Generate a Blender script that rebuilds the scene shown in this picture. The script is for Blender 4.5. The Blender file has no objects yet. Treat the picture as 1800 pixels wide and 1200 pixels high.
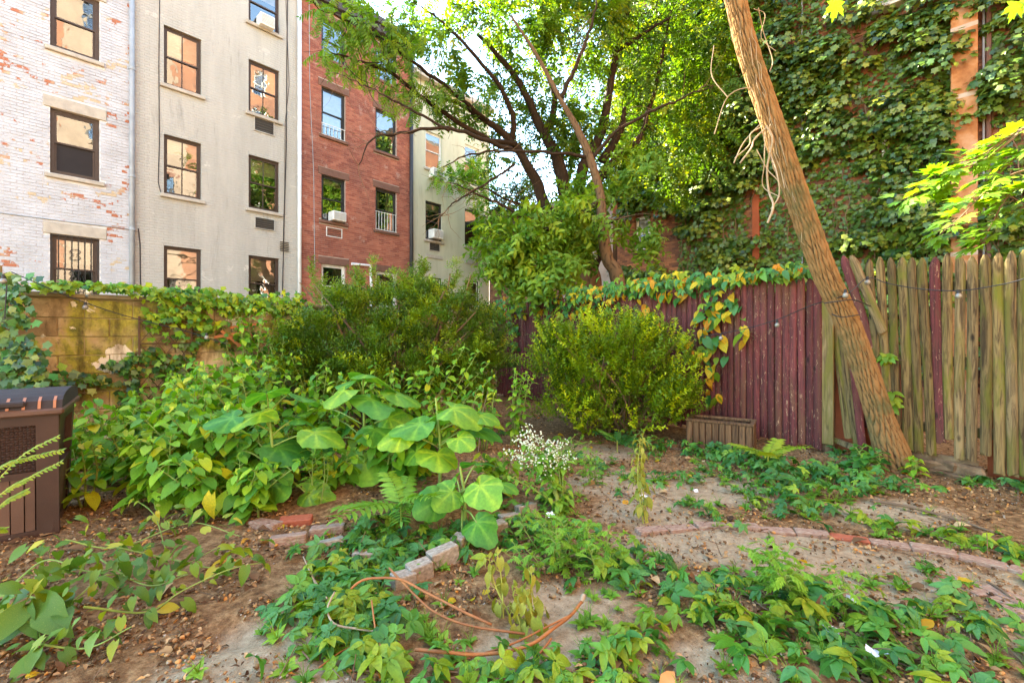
import bpy, math, random
import numpy as np
from mathutils import Vector, Matrix

rnd = random.Random(7)
rng = np.random.default_rng(7)
S = bpy.context.scene
C = S.collection
PI = math.pi

# ---------------------------------------------------------------- camera, sky, sun, exposure
CAMZ, FPX, HOR = 1.3, 800.0, 588.0
cd = bpy.data.cameras.new("camera")
cam = bpy.data.objects.new("camera", cd)
C.objects.link(cam)
cam.location = (0, 0, CAMZ)
cam.rotation_euler = (PI / 2, 0, 0)
cd.sensor_width = 36
cd.lens = 16
cd.shift_y = -12 / 1800
cd.clip_start = 0.05
cd.clip_end = 2000
S.camera = cam

SUN_EL = math.radians(35.3)
SUN_DIR = Vector((-0.72, 0.695, 0)).normalized() * math.cos(SUN_EL) + Vector((0, 0, math.sin(SUN_EL)))
world = bpy.data.worlds.new("World")
S.world = world
world.use_nodes = True
wn = world.node_tree
wn.nodes.clear()
sky = wn.nodes.new("ShaderNodeTexSky")
sky.sky_type = 'NISHITA'
sky.sun_disc = False
sky.sun_elevation = SUN_EL
sky.sun_rotation = math.atan2(SUN_DIR.x, SUN_DIR.y)
sky.air_density = 1.0
sky.dust_density = 0.05
sky.ozone_density = 1.0
bg = wn.nodes.new("ShaderNodeBackground")
bg.inputs[1].default_value = 0.12
wo = wn.nodes.new("ShaderNodeOutputWorld")
wn.links.new(sky.outputs[0], bg.inputs[0])
wn.links.new(bg.outputs[0], wo.inputs[0])
sl = bpy.data.lights.new("sun", 'SUN')
sl.energy = 5.0
sl.angle = math.radians(0.5)
sl.color = (1.0, 0.91, 0.78)
so = bpy.data.objects.new("sun", sl)
C.objects.link(so)
so.rotation_euler = SUN_DIR.to_track_quat('Z', 'Y').to_euler()
so.location = (-20, 20, 30)
S.view_settings.view_transform = 'Standard'
S.view_settings.look = 'None'
S.view_settings.exposure = 3.68
S.view_settings.use_white_balance = True
S.view_settings.white_balance_temperature = 7250
S.view_settings.white_balance_tint = 0
S.view_settings.gamma = 1
S.view_settings.use_curve_mapping = False
S.cycles.max_bounces = 6
S.cycles.diffuse_bounces = 2
S.cycles.transparent_max_bounces = 12
S.cycles.caustics_reflective = False
S.cycles.caustics_refractive = False
S.cycles.sample_clamp_indirect = 6
S.cycles.use_denoising = True

# ---------------------------------------------------------------- helpers
def W(px, py, Y):
    return Vector(((px - 900) / FPX * Y, Y, CAMZ + (HOR - py) / FPX * Y))

def vnoise(x, y, seed=0.0):
    xi = np.floor(x); yi = np.floor(y)
    xf = x - xi; yf = y - yi
    def h(i, j):
        s = np.sin(i * 127.1 + j * 311.7 + seed * 17.3) * 43758.5453
        return s - np.floor(s)
    u = xf * xf * (3 - 2 * xf); v = yf * yf * (3 - 2 * yf)
    return (h(xi, yi) * (1 - u) + h(xi + 1, yi) * u) * (1 - v) + (h(xi, yi + 1) * (1 - u) + h(xi + 1, yi + 1) * u) * v

def fbm(x, y, o=4, seed=0.0):
    x = np.asarray(x, float); y = np.asarray(y, float)
    s = 0; a = 0.5
    for k in range(o):
        s = s + a * vnoise(x, y, seed + k)
        x = x * 2.03; y = y * 2.03; a *= 0.5
    return s

def gnd(x, y):
    x = np.asarray(x, float); y = np.asarray(y, float)
    near = np.clip(1.6 - np.hypot(x, y - 3) / 9, 0, 1)
    h = (fbm(x * 0.9, y * 0.9, 3, 3) - 0.44) * 0.10 + (fbm(x * 5, y * 5, 3, 9) - 0.44) * 0.035
    bed = np.exp(-(((x + 1.4) / 1.5) ** 2 + ((y - 4.5) / 1.0) ** 2) ** 2) * 0.07
    pit = np.exp(-(((x + 1.24) / 0.14) ** 2 + ((y - 2.0) / 0.10) ** 2)) * 0.05
    return (h + bed - pit) * near

def gz(x, y):
    return float(gnd(x, y))

def G(px, py):
    Y = CAMZ * FPX / (py - HOR)
    X = (px - 900) / FPX * Y
    return Vector((X, Y, gz(X, Y)))

WM = {}
WI = {}

def reg(o, m):
    WM[o.name] = m
    WI[o.name] = m.inverted()

def thing(name, label, cat, loc=(0, 0, 0), rz=0.0, group=None):
    o = bpy.data.objects.new(name, None)
    C.objects.link(o)
    o.empty_display_size = 0.1
    m = Matrix.Translation(loc) @ Matrix.Rotation(rz, 4, 'Z')
    o.matrix_basis = m
    reg(o, m)
    return tag(o, label, cat, group)

def tag(o, label, cat, group=None):
    o['label'] = label
    o['category'] = cat
    if group:
        o['group'] = group
    return o

I4 = Matrix.Identity(4)

def put(name, me, parent=None, M=I4, kind=None, label=None):
    o = bpy.data.objects.new(name, me)
    C.objects.link(o)
    if parent is not None:
        o.parent = parent
        o.matrix_basis = WI[parent.name] @ M
    else:
        o.matrix_basis = M
    reg(o, M)
    if kind:
        o['kind'] = kind
    if label:
        o['label'] = label
    return o

class MB:
    def __init__(s):
        s.v = []; s.f = []
    def add(s, V, F, M=None):
        n = len(s.v)
        if M is not None:
            V = [M @ Vector(p) for p in V]
        s.v += [tuple(p) for p in V]
        s.f += [tuple(i + n for i in q) for q in F]
        return s
    def box(s, x0, x1, y0, y1, z0, z1, M=None, skip=''):
        V = [(x0, y0, z0), (x1, y0, z0), (x1, y1, z0), (x0, y1, z0), (x0, y0, z1), (x1, y0, z1), (x1, y1, z1), (x0, y1, z1)]
        fs = {'b': (3, 2, 1, 0), 't': (4, 5, 6, 7), 'f': (0, 1, 5, 4), 'r': (1, 2, 6, 5), 'k': (2, 3, 7, 6), 'l': (3, 0, 4, 7)}
        return s.add(V, [q for k, q in fs.items() if k not in skip], M)
    def bevbox(s, x0, x1, y0, y1, z0, z1, b, M=None, j=0.0):
        cx, cy, cz = (x0 + x1) / 2, (y0 + y1) / 2, (z0 + z1) / 2
        hx, hy, hz = (x1 - x0) / 2, (y1 - y0) / 2, (z1 - z0) / 2
        V = []; idx = {}
        for sx in (-1, 1):
            for sy in (-1, 1):
                for sz in (-1, 1):
                    jx, jy, jz = (rnd.uniform(-j, j) for _ in range(3))
                    for ax in range(3):
                        p = [sx * (hx - (b if ax != 0 else 0)), sy * (hy - (b if ax != 1 else 0)), sz * (hz - (b if ax != 2 else 0))]
                        idx[(sx, sy, sz, ax)] = len(V)
                        V.append((cx + p[0] + jx, cy + p[1] + jy, cz + p[2] + jz))
        F = []
        for ax in range(3):
            a, c = [(1, 2), (2, 0), (0, 1)][ax]
            for sg in (-1, 1):
                q = []
                for (p, r) in ((-1, -1), (1, -1), (1, 1), (-1, 1)):
                    k = [0, 0, 0]; k[ax] = sg; k[a] = p; k[c] = r
                    q.append(idx[(k[0], k[1], k[2], ax)])
                F.append(q if sg > 0 else q[::-1])
        for ax in range(3):
            a, c = [(1, 2), (2, 0), (0, 1)][ax]
            for p in (-1, 1):
                for r in (-1, 1):
                    k0 = [0, 0, 0]; k0[ax] = -1; k0[a] = p; k0[c] = r
                    k1 = list(k0); k1[ax] = 1
                    q = [idx[(*k0, a)], idx[(*k1, a)], idx[(*k1, c)], idx[(*k0, c)]]
                    F.append(q if p * r < 0 else q[::-1])
        for sx in (-1, 1):
            for sy in (-1, 1):
                for sz in (-1, 1):
                    q = [idx[(sx, sy, sz, k)] for k in range(3)]
                    F.append(q if sx * sy * sz > 0 else q[::-1])
        return s.add(V, F, M)
    def tube(s, pts, rad, seg=6, cap=True):
        pts = [Vector(p) for p in pts]
        n = len(pts)
        if not hasattr(rad, '__len__'):
            rad = [rad] * n
        V = []; F = []
        t0 = (pts[1] - pts[0]).normalized()
        up = Vector((0, 0, 1)) if abs(t0.z) < 0.9 else Vector((1, 0, 0))
        x = t0.cross(up).normalized()
        for i in range(n):
            t = (pts[min(i + 1, n - 1)] - pts[max(i - 1, 0)])
            t = t.normalized() if t.length > 1e-9 else t0
            x = (x - t * x.dot(t)).normalized()
            y = t.cross(x)
            for k in range(seg):
                a = 2 * PI * k / seg
                V.append(pts[i] + (x * math.cos(a) + y * math.sin(a)) * rad[i])
        for i in range(n - 1):
            for k in range(seg):
                k2 = (k + 1) % seg
                F.append((i * seg + k, i * seg + k2, (i + 1) * seg + k2, (i + 1) * seg + k))
        if cap:
            F.append(tuple(range(seg))[::-1])
            F.append(tuple(range((n - 1) * seg, n * seg)))
        return s.add(V, F)
    def mesh(s, name, mat, smooth=False):
        me = bpy.data.meshes.new(name)
        me.from_pydata(s.v, [], s.f)
        me.materials.append(mat)
        if smooth:
            me.polygons.foreach_set('use_smooth', [True] * len(me.polygons))
        me.update()
        return me
    def build(s, name, mat, parent=None, M=I4, smooth=False, **k):
        return put(name, s.mesh(name, mat, smooth), parent, M, **k)
    def tris(s):
        T = []
        for f in s.f:
            for i in range(1, len(f) - 1):
                T.append((f[0], f[i], f[i + 1]))
        return np.array(s.v, float), np.array(T, int)

def rep_mesh(name, tmpl, Ms, mat, tint=None, smooth=True):
    """one mesh from many placed copies of a small template; a per-copy 'tint' number is kept as an attribute"""
    V, T = tmpl
    Ms = np.asarray(Ms)
    N = len(Ms); n = len(V)
    P = np.einsum('nij,kj->nki', Ms[:, :3, :3], V) + Ms[:, None, :3, 3]
    F = (T[None] + (np.arange(N) * n)[:, None, None]).reshape(-1)
    me = bpy.data.meshes.new(name)
    me.vertices.add(N * n)
    me.vertices.foreach_set('co', P.reshape(-1).astype(np.float32))
    nt = len(F) // 3
    me.loops.add(len(F))
    me.loops.foreach_set('vertex_index', F.astype(np.int32))
    me.polygons.add(nt)
    me.polygons.foreach_set('loop_start', np.arange(0, nt * 3, 3, dtype=np.int32))
    me.polygons.foreach_set('loop_total', np.full(nt, 3, dtype=np.int32))
    me.polygons.foreach_set('use_smooth', np.full(nt, smooth))
    at = me.attributes.new('tint', 'FLOAT', 'POINT')
    if tint is None:
        tint = rng.random(N)
    at.data.foreach_set('value', np.repeat(tint, n).astype(np.float32))
    me.materials.append(mat)
    me.update(calc_edges=True)
    me.validate()
    return me

def norm(a):
    return a / (np.linalg.norm(a, axis=-1, keepdims=True) + 1e-9)

def frames(pos, d, up, s):
    """4x4 frames: +Y along d, +Z near up, uniform scale s"""
    pos = np.asarray(pos, float); d = norm(np.asarray(d, float)); up = np.asarray(up, float)
    x = norm(np.cross(d, up)); z = np.cross(x, d)
    M = np.zeros((len(pos), 4, 4))
    s = np.asarray(s, float).reshape(-1, 1) * np.ones((len(pos), 1))
    M[:, :3, 0] = x * s; M[:, :3, 1] = d * s; M[:, :3, 2] = z * s; M[:, :3, 3] = pos; M[:, 3, 3] = 1
    return M

def frame1(p, d, up, s):
    return Matrix(frames([p], [d], [up], [s])[0].tolist())

def rdir(n):
    return norm(rng.normal(size=(n, 3)))

def cr(pts, n):
    """Catmull-Rom through points"""
    P = [Vector(p) for p in pts]
    P = [P[0] * 2 - P[1]] + P + [P[-1] * 2 - P[-2]]
    out = []
    m = len(P) - 3
    for k in range(n + 1):
        u = k / n * m
        i = min(int(u), m - 1); t = u - i
        a, b, c, d = P[i:i + 4]
        out.append(0.5 * ((2 * b) + (c - a) * t + (2 * a - 5 * b + 4 * c - d) * t * t + (3 * b - a - 3 * c + d) * t ** 3))
    return out

class Pl:
    """a vertical plane; local x along, local y away from the yard, z up"""
    def __init__(s, o, u):
        s.o = Vector((o[0], o[1], 0)); s.u = Vector((u[0], u[1], 0)).normalized()
        s.th = math.atan2(s.u.y, s.u.x)
        s.inn = Vector((-s.u.y, s.u.x, 0))
    def t(s, px):
        k = (px - 900) / FPX
        return (k * s.o.y - s.o.x) / (s.u.x - k * s.u.y)
    def z(s, px, py):
        return CAMZ + (HOR - py) / FPX * (s.o.y + s.u.y * s.t(px))
    def P(s, t, z, out=0.0):
        return s.o + s.u * t - s.inn * out + Vector((0, 0, z))
    def root(s, name, label, cat, t=0.0, group=None):
        return thing(name, label, cat, s.P(t, 0), s.th, group)

FA = Pl((-9.3, 12.2), (0.66, 0.75))
IV = Pl((9.35, 11.0), (0.70, -0.714))
FE = Pl((-0.33, 9.7), (3.75, -4.70))
BW = Pl((-4.84, 4.5), (4.51, 5.20))

# ---------------------------------------------------------------- materials
def newmat(name):
    m = bpy.data.materials.new(name)
    m.use_nodes = True
    n = m.node_tree.nodes; l = m.node_tree.links
    return m, n, l, n['Principled BSDF']

def ramp(n, cols, interp='LINEAR'):
    r = n.new('ShaderNodeValToRGB')
    r.color_ramp.interpolation = interp
    e = r.color_ramp.elements
    while len(e) < len(cols):
        e.new(0.5)
    for i, (p, c) in enumerate(cols):
        e[i].position = p
        e[i].color = (*c, 1)
    return r

def coords(n, l, kind='Object', scale=(1, 1, 1), rand=0.0):
    if kind == 'World':
        o = n.new('ShaderNodeNewGeometry').outputs['Position']
    else:
        o = n.new('ShaderNodeTexCoord').outputs[kind]
    if rand:
        oi = n.new('ShaderNodeObjectInfo')
        mu = n.new('ShaderNodeMath'); mu.operation = 'MULTIPLY'; mu.inputs[1].default_value = rand
        l.new(oi.outputs['Random'], mu.inputs[0])
        ad = n.new('ShaderNodeVectorMath'); ad.operation = 'ADD'
        l.new(o, ad.inputs[0]); l.new(mu.outputs[0], ad.inputs[1])
        o = ad.outputs[0]
    mp = n.new('ShaderNodeMapping')
    mp.inputs['Scale'].default_value = scale
    l.new(o, mp.inputs['Vector'])
    return mp.outputs[0]

def noise(n, l, vec, scale, detail=5, rough=0.6, dist=0.0):
    t = n.new('ShaderNodeTexNoise')
    t.inputs['Scale'].default_value = scale
    t.inputs['Detail'].default_value = detail
    t.inputs['Roughness'].default_value = rough
    t.inputs['Distortion'].default_value = dist
    l.new(vec, t.inputs['Vector'])
    return t.outputs['Fac']

def mixc(n, l, fac, a, b, mode='MIX'):
    m = n.new('ShaderNodeMix'); m.data_type = 'RGBA'; m.blend_type = mode
    for sock, v in ((m.inputs[0], fac), (m.inputs[6], a), (m.inputs[7], b)):
        if isinstance(v, (int, float)):
            sock.default_value = v
        elif isinstance(v, tuple):
            sock.default_value = (*v, 1) if len(v) == 3 else v
        else:
            l.new(v, sock)
    return m.outputs[2]

def thr(n, l, fac, a, b):
    m = n.new('ShaderNodeMapRange')
    m.inputs['From Min'].default_value = a; m.inputs['From Max'].default_value = b
    l.new(fac, m.inputs['Value'])
    return m.outputs[0]

def bump(n, l, b, h, strength=0.3, dist=0.02):
    bp = n.new('ShaderNodeBump')
    bp.inputs['Strength'].default_value = strength
    bp.inputs['Distance'].default_value = dist
    l.new(h, bp.inputs['Height'])
    l.new(bp.outputs[0], b.inputs['Normal'])

def M_simple(name, cols, scale=6, rough=0.8, bmp=0.2, bscale=40, kind='Object', stretch=(1, 1, 1), rand=10.0, metal=0.0, bd=0.01, spec=0.3):
    m, n, l, b = newmat(name)
    v = coords(n, l, kind, stretch, rand)
    f = noise(n, l, v, scale)
    if len(cols) == 1:
        c = cols[0]
        cols = [(0.3, tuple(x * 0.82 for x in c)), (0.7, tuple(min(1, x * 1.15) for x in c))]
    r = ramp(n, cols)
    l.new(f, r.inputs[0]); l.new(r.outputs[0], b.inputs['Base Color'])
    b.inputs['Roughness'].default_value = rough
    b.inputs['Metallic'].default_value = metal
    b.inputs['Specular IOR Level'].default_value = spec
    if bmp:
        bump(n, l, b, noise(n, l, v, bscale), bmp, bd)
    return m

def M_leaf(name, cols, trans=0.35, rough=0.5, spec=0.3, spots=None):
    """cols: ramp over a per-leaf random number (attribute of merged leaves plus object random)"""
    m, n, l, b = newmat(name)
    at = n.new('ShaderNodeAttribute'); at.attribute_name = 'tint'
    oi = n.new('ShaderNodeObjectInfo')
    ad = n.new('ShaderNodeMath'); ad.operation = 'ADD'
    l.new(at.outputs['Fac'], ad.inputs[0]); l.new(oi.outputs['Random'], ad.inputs[1])
    fr = n.new('ShaderNodeMath'); fr.operation = 'FRACT'
    l.new(ad.outputs[0], fr.inputs[0])
    r = ramp(n, cols); l.new(fr.outputs[0], r.inputs[0])
    v = coords(n, l, 'Object')
    f = noise(n, l, v, 9 if spots is None else spots[0], 4)
    c = mixc(n, l, 1.0, r.outputs[0], ramp_of(n, l, f, [(0.3, (0.72, 0.76, 0.7)), (0.7, (1.2, 1.15, 1.0))]), 'MULTIPLY')
    va = n.new('ShaderNodeAttribute'); va.attribute_name = 'vein'
    c = mixc(n, l, va.outputs['Fac'], c, mixc(n, l, 1.0, c, (2.3, 1.6, 1.5), 'MULTIPLY'))
    if spots is not None:
        k = thr(n, l, f, spots[1], spots[1] + 0.06)
        c = mixc(n, l, k, c, spots[2])
    l.new(c, b.inputs['Base Color'])
    b.inputs['Roughness'].default_value = rough
    b.inputs['Specular IOR Level'].default_value = spec
    tr = n.new('ShaderNodeBsdfTranslucent')
    tc = mixc(n, l, 1.0, c, (1.5, 1.35, 0.5), 'MULTIPLY')
    l.new(tc, tr.inputs[0])
    mx = n.new('ShaderNodeMixShader'); mx.inputs[0].default_value = trans
    l.new(b.outputs[0], mx.inputs[1]); l.new(tr.outputs[0], mx.inputs[2])
    l.new(mx.outputs[0], n['Material Output'].inputs[0])
    return m

def ramp_of(n, l, f, cols):
    r = ramp(n, cols); l.new(f, r.inputs[0])
    return r.outputs[0]

def M_paintbrick():
    m, n, l, b = newmat('white painted brick')
    v = coords(n, l, 'World')
    big = noise(n, l, v, 0.9, 4, 0.6, 0.4)
    fine = noise(n, l, v, 7, 6, 0.7)
    at = n.new('ShaderNodeAttribute'); at.attribute_name = 'tint'
    oi = n.new('ShaderNodeObjectInfo')
    ad = n.new('ShaderNodeMath'); ad.operation = 'ADD'
    l.new(at.outputs['Fac'], ad.inputs[0]); l.new(oi.outputs['Random'], ad.inputs[1])
    fr = n.new('ShaderNodeMath'); fr.operation = 'FRACT'; l.new(ad.outputs[0], fr.inputs[0])
    s1 = n.new('ShaderNodeMath'); s1.operation = 'MULTIPLY_ADD'; s1.inputs[1].default_value = 0.30
    l.new(fr.outputs[0], s1.inputs[0]); l.new(big, s1.inputs[2])
    s2 = n.new('ShaderNodeMath'); s2.operation = 'MULTIPLY_ADD'; s2.inputs[1].default_value = 0.55
    l.new(fine, s2.inputs[0]); l.new(s1.outputs[0], s2.inputs[2])
    peel = thr(n, l, s2.outputs[0], 1.06, 1.085)
    dirt = noise(n, l, v, 2.3, 5)
    white = ramp_of(n, l, dirt, [(0.3, (0.37, 0.37, 0.395)), (0.7, (0.49, 0.50, 0.545))])
    bare = ramp_of(n, l, noise(n, l, v, 1.7, 3), [(0.44, (0.46, 0.36, 0.24)), (0.52, (0.36, 0.12, 0.06))])
    l.new(mixc(n, l, peel, white, bare), b.inputs['Base Color'])
    b.inputs['Roughness'].default_value = 0.7
    bump(n, l, b, fine, 0.3, 0.01)
    return m

def M_redbrick(name, cols, world=True, wear=None):
    m, n, l, b = newmat(name)
    v = coords(n, l, 'World')
    at = n.new('ShaderNodeAttribute'); at.attribute_name = 'tint'
    oi = n.new('ShaderNodeObjectInfo')
    ad = n.new('ShaderNodeMath'); ad.operation = 'ADD'
    l.new(at.outputs['Fac'], ad.inputs[0]); l.new(oi.outputs['Random'], ad.inputs[1])
    fr = n.new('ShaderNodeMath'); fr.operation = 'FRACT'; l.new(ad.outputs[0], fr.inputs[0])
    c = ramp_of(n, l, fr.outputs[0], cols)
    c = mixc(n, l, 1.0, c, ramp_of(n, l, noise(n, l, v, 0.7, 4), [(0.35, (0.75, 0.72, 0.75)), (0.65, (1.25, 1.15, 1.05))]), 'MULTIPLY')
    c = mixc(n, l, thr(n, l, noise(n, l, v, 1.6, 6, 0.7), 0.60, 0.72), c, wear or (0.42, 0.33, 0.29))
    l.new(c, b.inputs['Base Color'])
    b.inputs['Roughness'].default_value = 0.85
    bump(n, l, b, noise(n, l, v, 30, 5), 0.3, 0.01)
    return m

def M_cream(name, col, course=0.0):
    m, n, l, b = newmat(name)
    v = coords(n, l, 'Object')
    st = noise(n, l, coords(n, l, 'Object', (1.5, 1.5, 0.25)), 1.4, 6, 0.65)
    fine = noise(n, l, v, 4, 6)
    c = ramp_of(n, l, st, [(0.3, tuple(x * 0.80 for x in col)), (0.6, col)])
    c = mixc(n, l, thr(n, l, fine, 0.62, 0.75), c, tuple(x * 0.86 for x in col))
    l.new(c, b.inputs['Base Color'])
    c = mixc(n, l, thr(n, l, noise(n, l, coords(n, l, 'Object', (2.4, 2.4, 0.35)), 1.1, 7, 0.7, 0.4), 0.58, 0.72), c, tuple(x * 0.66 for x in col))
    c = mixc(n, l, thr(n, l, noise(n, l, v, 0.9, 9, 0.75, 1.0), 0.615, 0.63), c, tuple(min(1, x * 1.14) for x in col))
    l.new(c, b.inputs['Base Color'])
    b.inputs['Roughness'].default_value = 0.8
    if course:
        cv = coords(n, l, 'Object', (1, 1, 1))
        sw = n.new('ShaderNodeSeparateXYZ'); l.new(cv, sw.inputs[0])
        cb = n.new('ShaderNodeCombineXYZ'); l.new(sw.outputs[0], cb.inputs[0]); l.new(sw.outputs[2], cb.inputs[1])
        bt = n.new('ShaderNodeTexBrick')
        bt.inputs['Scale'].default_value = 1
        bt.inputs['Brick Width'].default_value = 0.2
        bt.inputs['Row Height'].default_value = course
        bt.inputs['Mortar Size'].default_value = 0.012
        bt.inputs['Mortar Smooth'].default_value = 0.6
        bt.inputs['Color1'].default_value = (1, 1, 1, 1)
        bt.inputs['Color2'].default_value = (0.8, 0.8, 0.8, 1)
        bt.inputs['Mortar'].default_value = (0.2, 0.2, 0.2, 1)
        l.new(cb.outputs[0], bt.inputs['Vector'])
        h = mixc(n, l, 0.45, bt.outputs['Color'], ramp_of(n, l, noise(n, l, v, 12, 5), [(0, (0, 0, 0)), (1, (1, 1, 1))]))
        bump(n, l, b, h, 0.9, 0.03)
    else:
        bump(n, l, b, fine, 0.2, 0.02)
    return m

def M_glass():
    m, n, l, b = newmat('window glass')
    n.remove(b)
    tr = n.new('ShaderNodeBsdfTransparent'); tr.inputs[0].default_value = (0.75, 0.8, 0.8, 1)
    gl = n.new('ShaderNodeBsdfGlossy'); gl.inputs['Roughness'].default_value = 0.015
    gl.inputs[0].default_value = (0.95, 0.97, 1, 1)
    bp = n.new('ShaderNodeBump'); bp.inputs['Strength'].default_value = 0.06; bp.inputs['Distance'].default_value = 0.05
    l.new(noise(n, l, coords(n, l, 'World'), 2.2, 2), bp.inputs['Height'])
    l.new(bp.outputs[0], gl.inputs['Normal'])
    fr = n.new('ShaderNodeFresnel'); fr.inputs[0].default_value = 1.9
    mr = n.new('ShaderNodeMapRange'); mr.inputs['To Min'].default_value = 0.12; mr.inputs['To Max'].default_value = 1.0
    l.new(fr.outputs[0], mr.inputs[0])
    mx = n.new('ShaderNodeMixShader')
    l.new(mr.outputs[0], mx.inputs[0]); l.new(tr.outputs[0], mx.inputs[1]); l.new(gl.outputs[0], mx.inputs[2])
    l.new(mx.outputs[0], n['Material Output'].inputs[0])
    return m

def M_wood(name, base, streak, moss=None, chips=None, rand=40.0, mossz=None, chipt=0.60):
    m, n, l, b = newmat(name)
    v = coords(n, l, 'Object', (1, 1, 1), rand)
    vs = coords(n, l, 'Object', (14, 14, 1.0), rand)
    g = noise(n, l, vs, 2.5, 6, 0.65, 1.2)
    c = ramp_of(n, l, g, [(0.38, streak), (0.58, base)])
    kn = n.new('ShaderNodeTexVoronoi'); kn.inputs['Scale'].default_value = 1.0
    l.new(coords(n, l, 'Object', (9, 9, 3.4), rand), kn.inputs['Vector'])
    c = mixc(n, l, thr(n, l, kn.outputs['Distance'], 0.16, 0.06), c, tuple(x * 0.35 for x in streak))
    if moss:
        f = noise(n, l, coords(n, l, 'Object', (6, 6, 1.1), rand), 1.3, 4, 0.6, 0.6)
        c = mixc(n, l, thr(n, l, f, 0.49, 0.64), c, moss)
    if chips:
        f = noise(n, l, coords(n, l, 'Object', (5, 5, 1.3), rand), 8.5, 9, 0.8)
        c = mixc(n, l, thr(n, l, f, chipt, chipt + 0.03), c, chips)
    oi = n.new('ShaderNodeObjectInfo')
    c = mixc(n, l, 1.0, c, ramp_of(n, l, oi.outputs['Random'], [(0, (0.72, 0.72, 0.72)), (1, (1.25, 1.22, 1.18))]), 'MULTIPLY')
    l.new(c, b.inputs['Base Color'])
    b.inputs['Roughness'].default_value = 0.8
    b.inputs['Specular IOR Level'].default_value = 0.25
    bump(n, l, b, g, 0.4, 0.006)
    return m

def M_block():
    m, n, l, b = newmat('mossy concrete block')
    v = coords(n, l, 'World')
    oi = n.new('ShaderNodeObjectInfo')
    c = ramp_of(n, l, noise(n, l, v, 3.2, 6, 0.65), [(0.3, (0.17, 0.115, 0.055)), (0.5, (0.34, 0.25, 0.13)), (0.68, (0.50, 0.40, 0.24))])
    c = mixc(n, l, 1.0, c, ramp_of(n, l, oi.outputs['Random'], [(0, (0.70, 0.64, 0.56)), (1, (1.3, 1.22, 1.12))]), 'MULTIPLY')
    mo = noise(n, l, v, 1.5, 6, 0.65, 0.6)
    c = mixc(n, l, thr(n, l, mo, 0.51, 0.60), c, ramp_of(n, l, noise(n, l, v, 7, 6, 0.7), [(0.32, (0.10, 0.10, 0.012)), (0.5, (0.28, 0.25, 0.03)), (0.68, (0.42, 0.35, 0.06))]))
    wh = noise(n, l, v, 2.9, 7, 0.62, 0.3)
    c = mixc(n, l, thr(n, l, wh, 0.595, 0.605), c, (0.66, 0.58, 0.43))
    st = noise(n, l, coords(n, l, 'World', (3.2, 3.2, 0.9)), 1.6, 6, 0.65)
    c = mixc(n, l, thr(n, l, st, 0.52, 0.66), c, mixc(n, l, 1.0, c, (0.34, 0.29, 0.22), 'MULTIPLY'))
    dk = noise(n, l, v, 20, 6, 0.7)
    c = mixc(n, l, thr(n, l, dk, 0.56, 0.70), c, (0.10, 0.075, 0.035))
    l.new(c, b.inputs['Base Color'])
    b.inputs['Roughness'].default_value = 0.9
    bump(n, l, b, dk, 0.6, 0.015)
    return m

def M_ground():
    m, n, l, b = newmat('garden soil')
    v = coords(n, l, 'World')
    at = n.new('ShaderNodeAttribute'); at.attribute_name = 'sand'
    f1 = noise(n, l, v, 3.5, 8, 0.7)
    f2 = noise(n, l, v, 22, 8, 0.75)
    f3 = noise(n, l, v, 90, 4, 0.7)
    mulch = ramp_of(n, l, f2, [(0.3, (0.060, 0.030, 0.013)), (0.47, (0.22, 0.118, 0.050)), (0.64, (0.44, 0.27, 0.125))])
    sand = ramp_of(n, l, f2, [(0.3, (0.25, 0.175, 0.10)), (0.52, (0.43, 0.32, 0.195)), (0.70, (0.57, 0.45, 0.29))])
    ad = n.new('ShaderNodeMath'); ad.operation = 'MULTIPLY_ADD'; ad.inputs[1].default_value = 0.9
    l.new(f1, ad.inputs[0]); l.new(at.outputs['Fac'], ad.inputs[2])
    c = mixc(n, l, thr(n, l, ad.outputs[0], 0.78, 1.08), mulch, sand)
    c = mixc(n, l, thr(n, l, f3, 0.66, 0.72), c, (0.42, 0.34, 0.25))
    c = mixc(n, l, thr(n, l, f3, 0.38, 0.32), c, (0.05, 0.03, 0.018))
    l.new(c, b.inputs['Base Color'])
    b.inputs['Roughness'].default_value = 0.95
    b.inputs['Specular IOR Level'].default_value = 0.15
    h = n.new('ShaderNodeMath'); h.operation = 'ADD'
    l.new(f2, h.inputs[0]); l.new(f3, h.inputs[1])
    bump(n, l, b, h.outputs[0], 0.8, 0.02)
    return m

def M_bark(name, lo, hi, moss=None):
    m, n, l, b = newmat(name)
    v = coords(n, l, 'World', (1, 1, 0.30))
    at = n.new('ShaderNodeAttribute'); at.attribute_name = 'ridge'
    f = noise(n, l, v, 26, 8, 0.7, 0.4)
    ad = n.new('ShaderNodeMath'); ad.operation = 'MULTIPLY_ADD'; ad.inputs[1].default_value = 0.8
    l.new(at.outputs['Fac'], ad.inputs[0]); l.new(f, ad.inputs[2])
    c = ramp_of(n, l, ad.outputs[0], [(0.50, lo), (1.12, hi)])
    if moss:
        c = mixc(n, l, thr(n, l, noise(n, l, coords(n, l, 'World'), 3, 4), 0.55, 0.7), c, moss)
    l.new(c, b.inputs['Base Color'])
    b.inputs['Roughness'].default_value = 0.9
    b.inputs['Specular IOR Level'].default_value = 0.2
    bump(n, l, b, f, 0.6, 0.012)
    return m

def M_plain(name, c, rough=0.5, metal=0.0, spec=0.4):
    return M_simple(name, [c], 5, rough, 0.05, 60, metal=metal, spec=spec)

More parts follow.
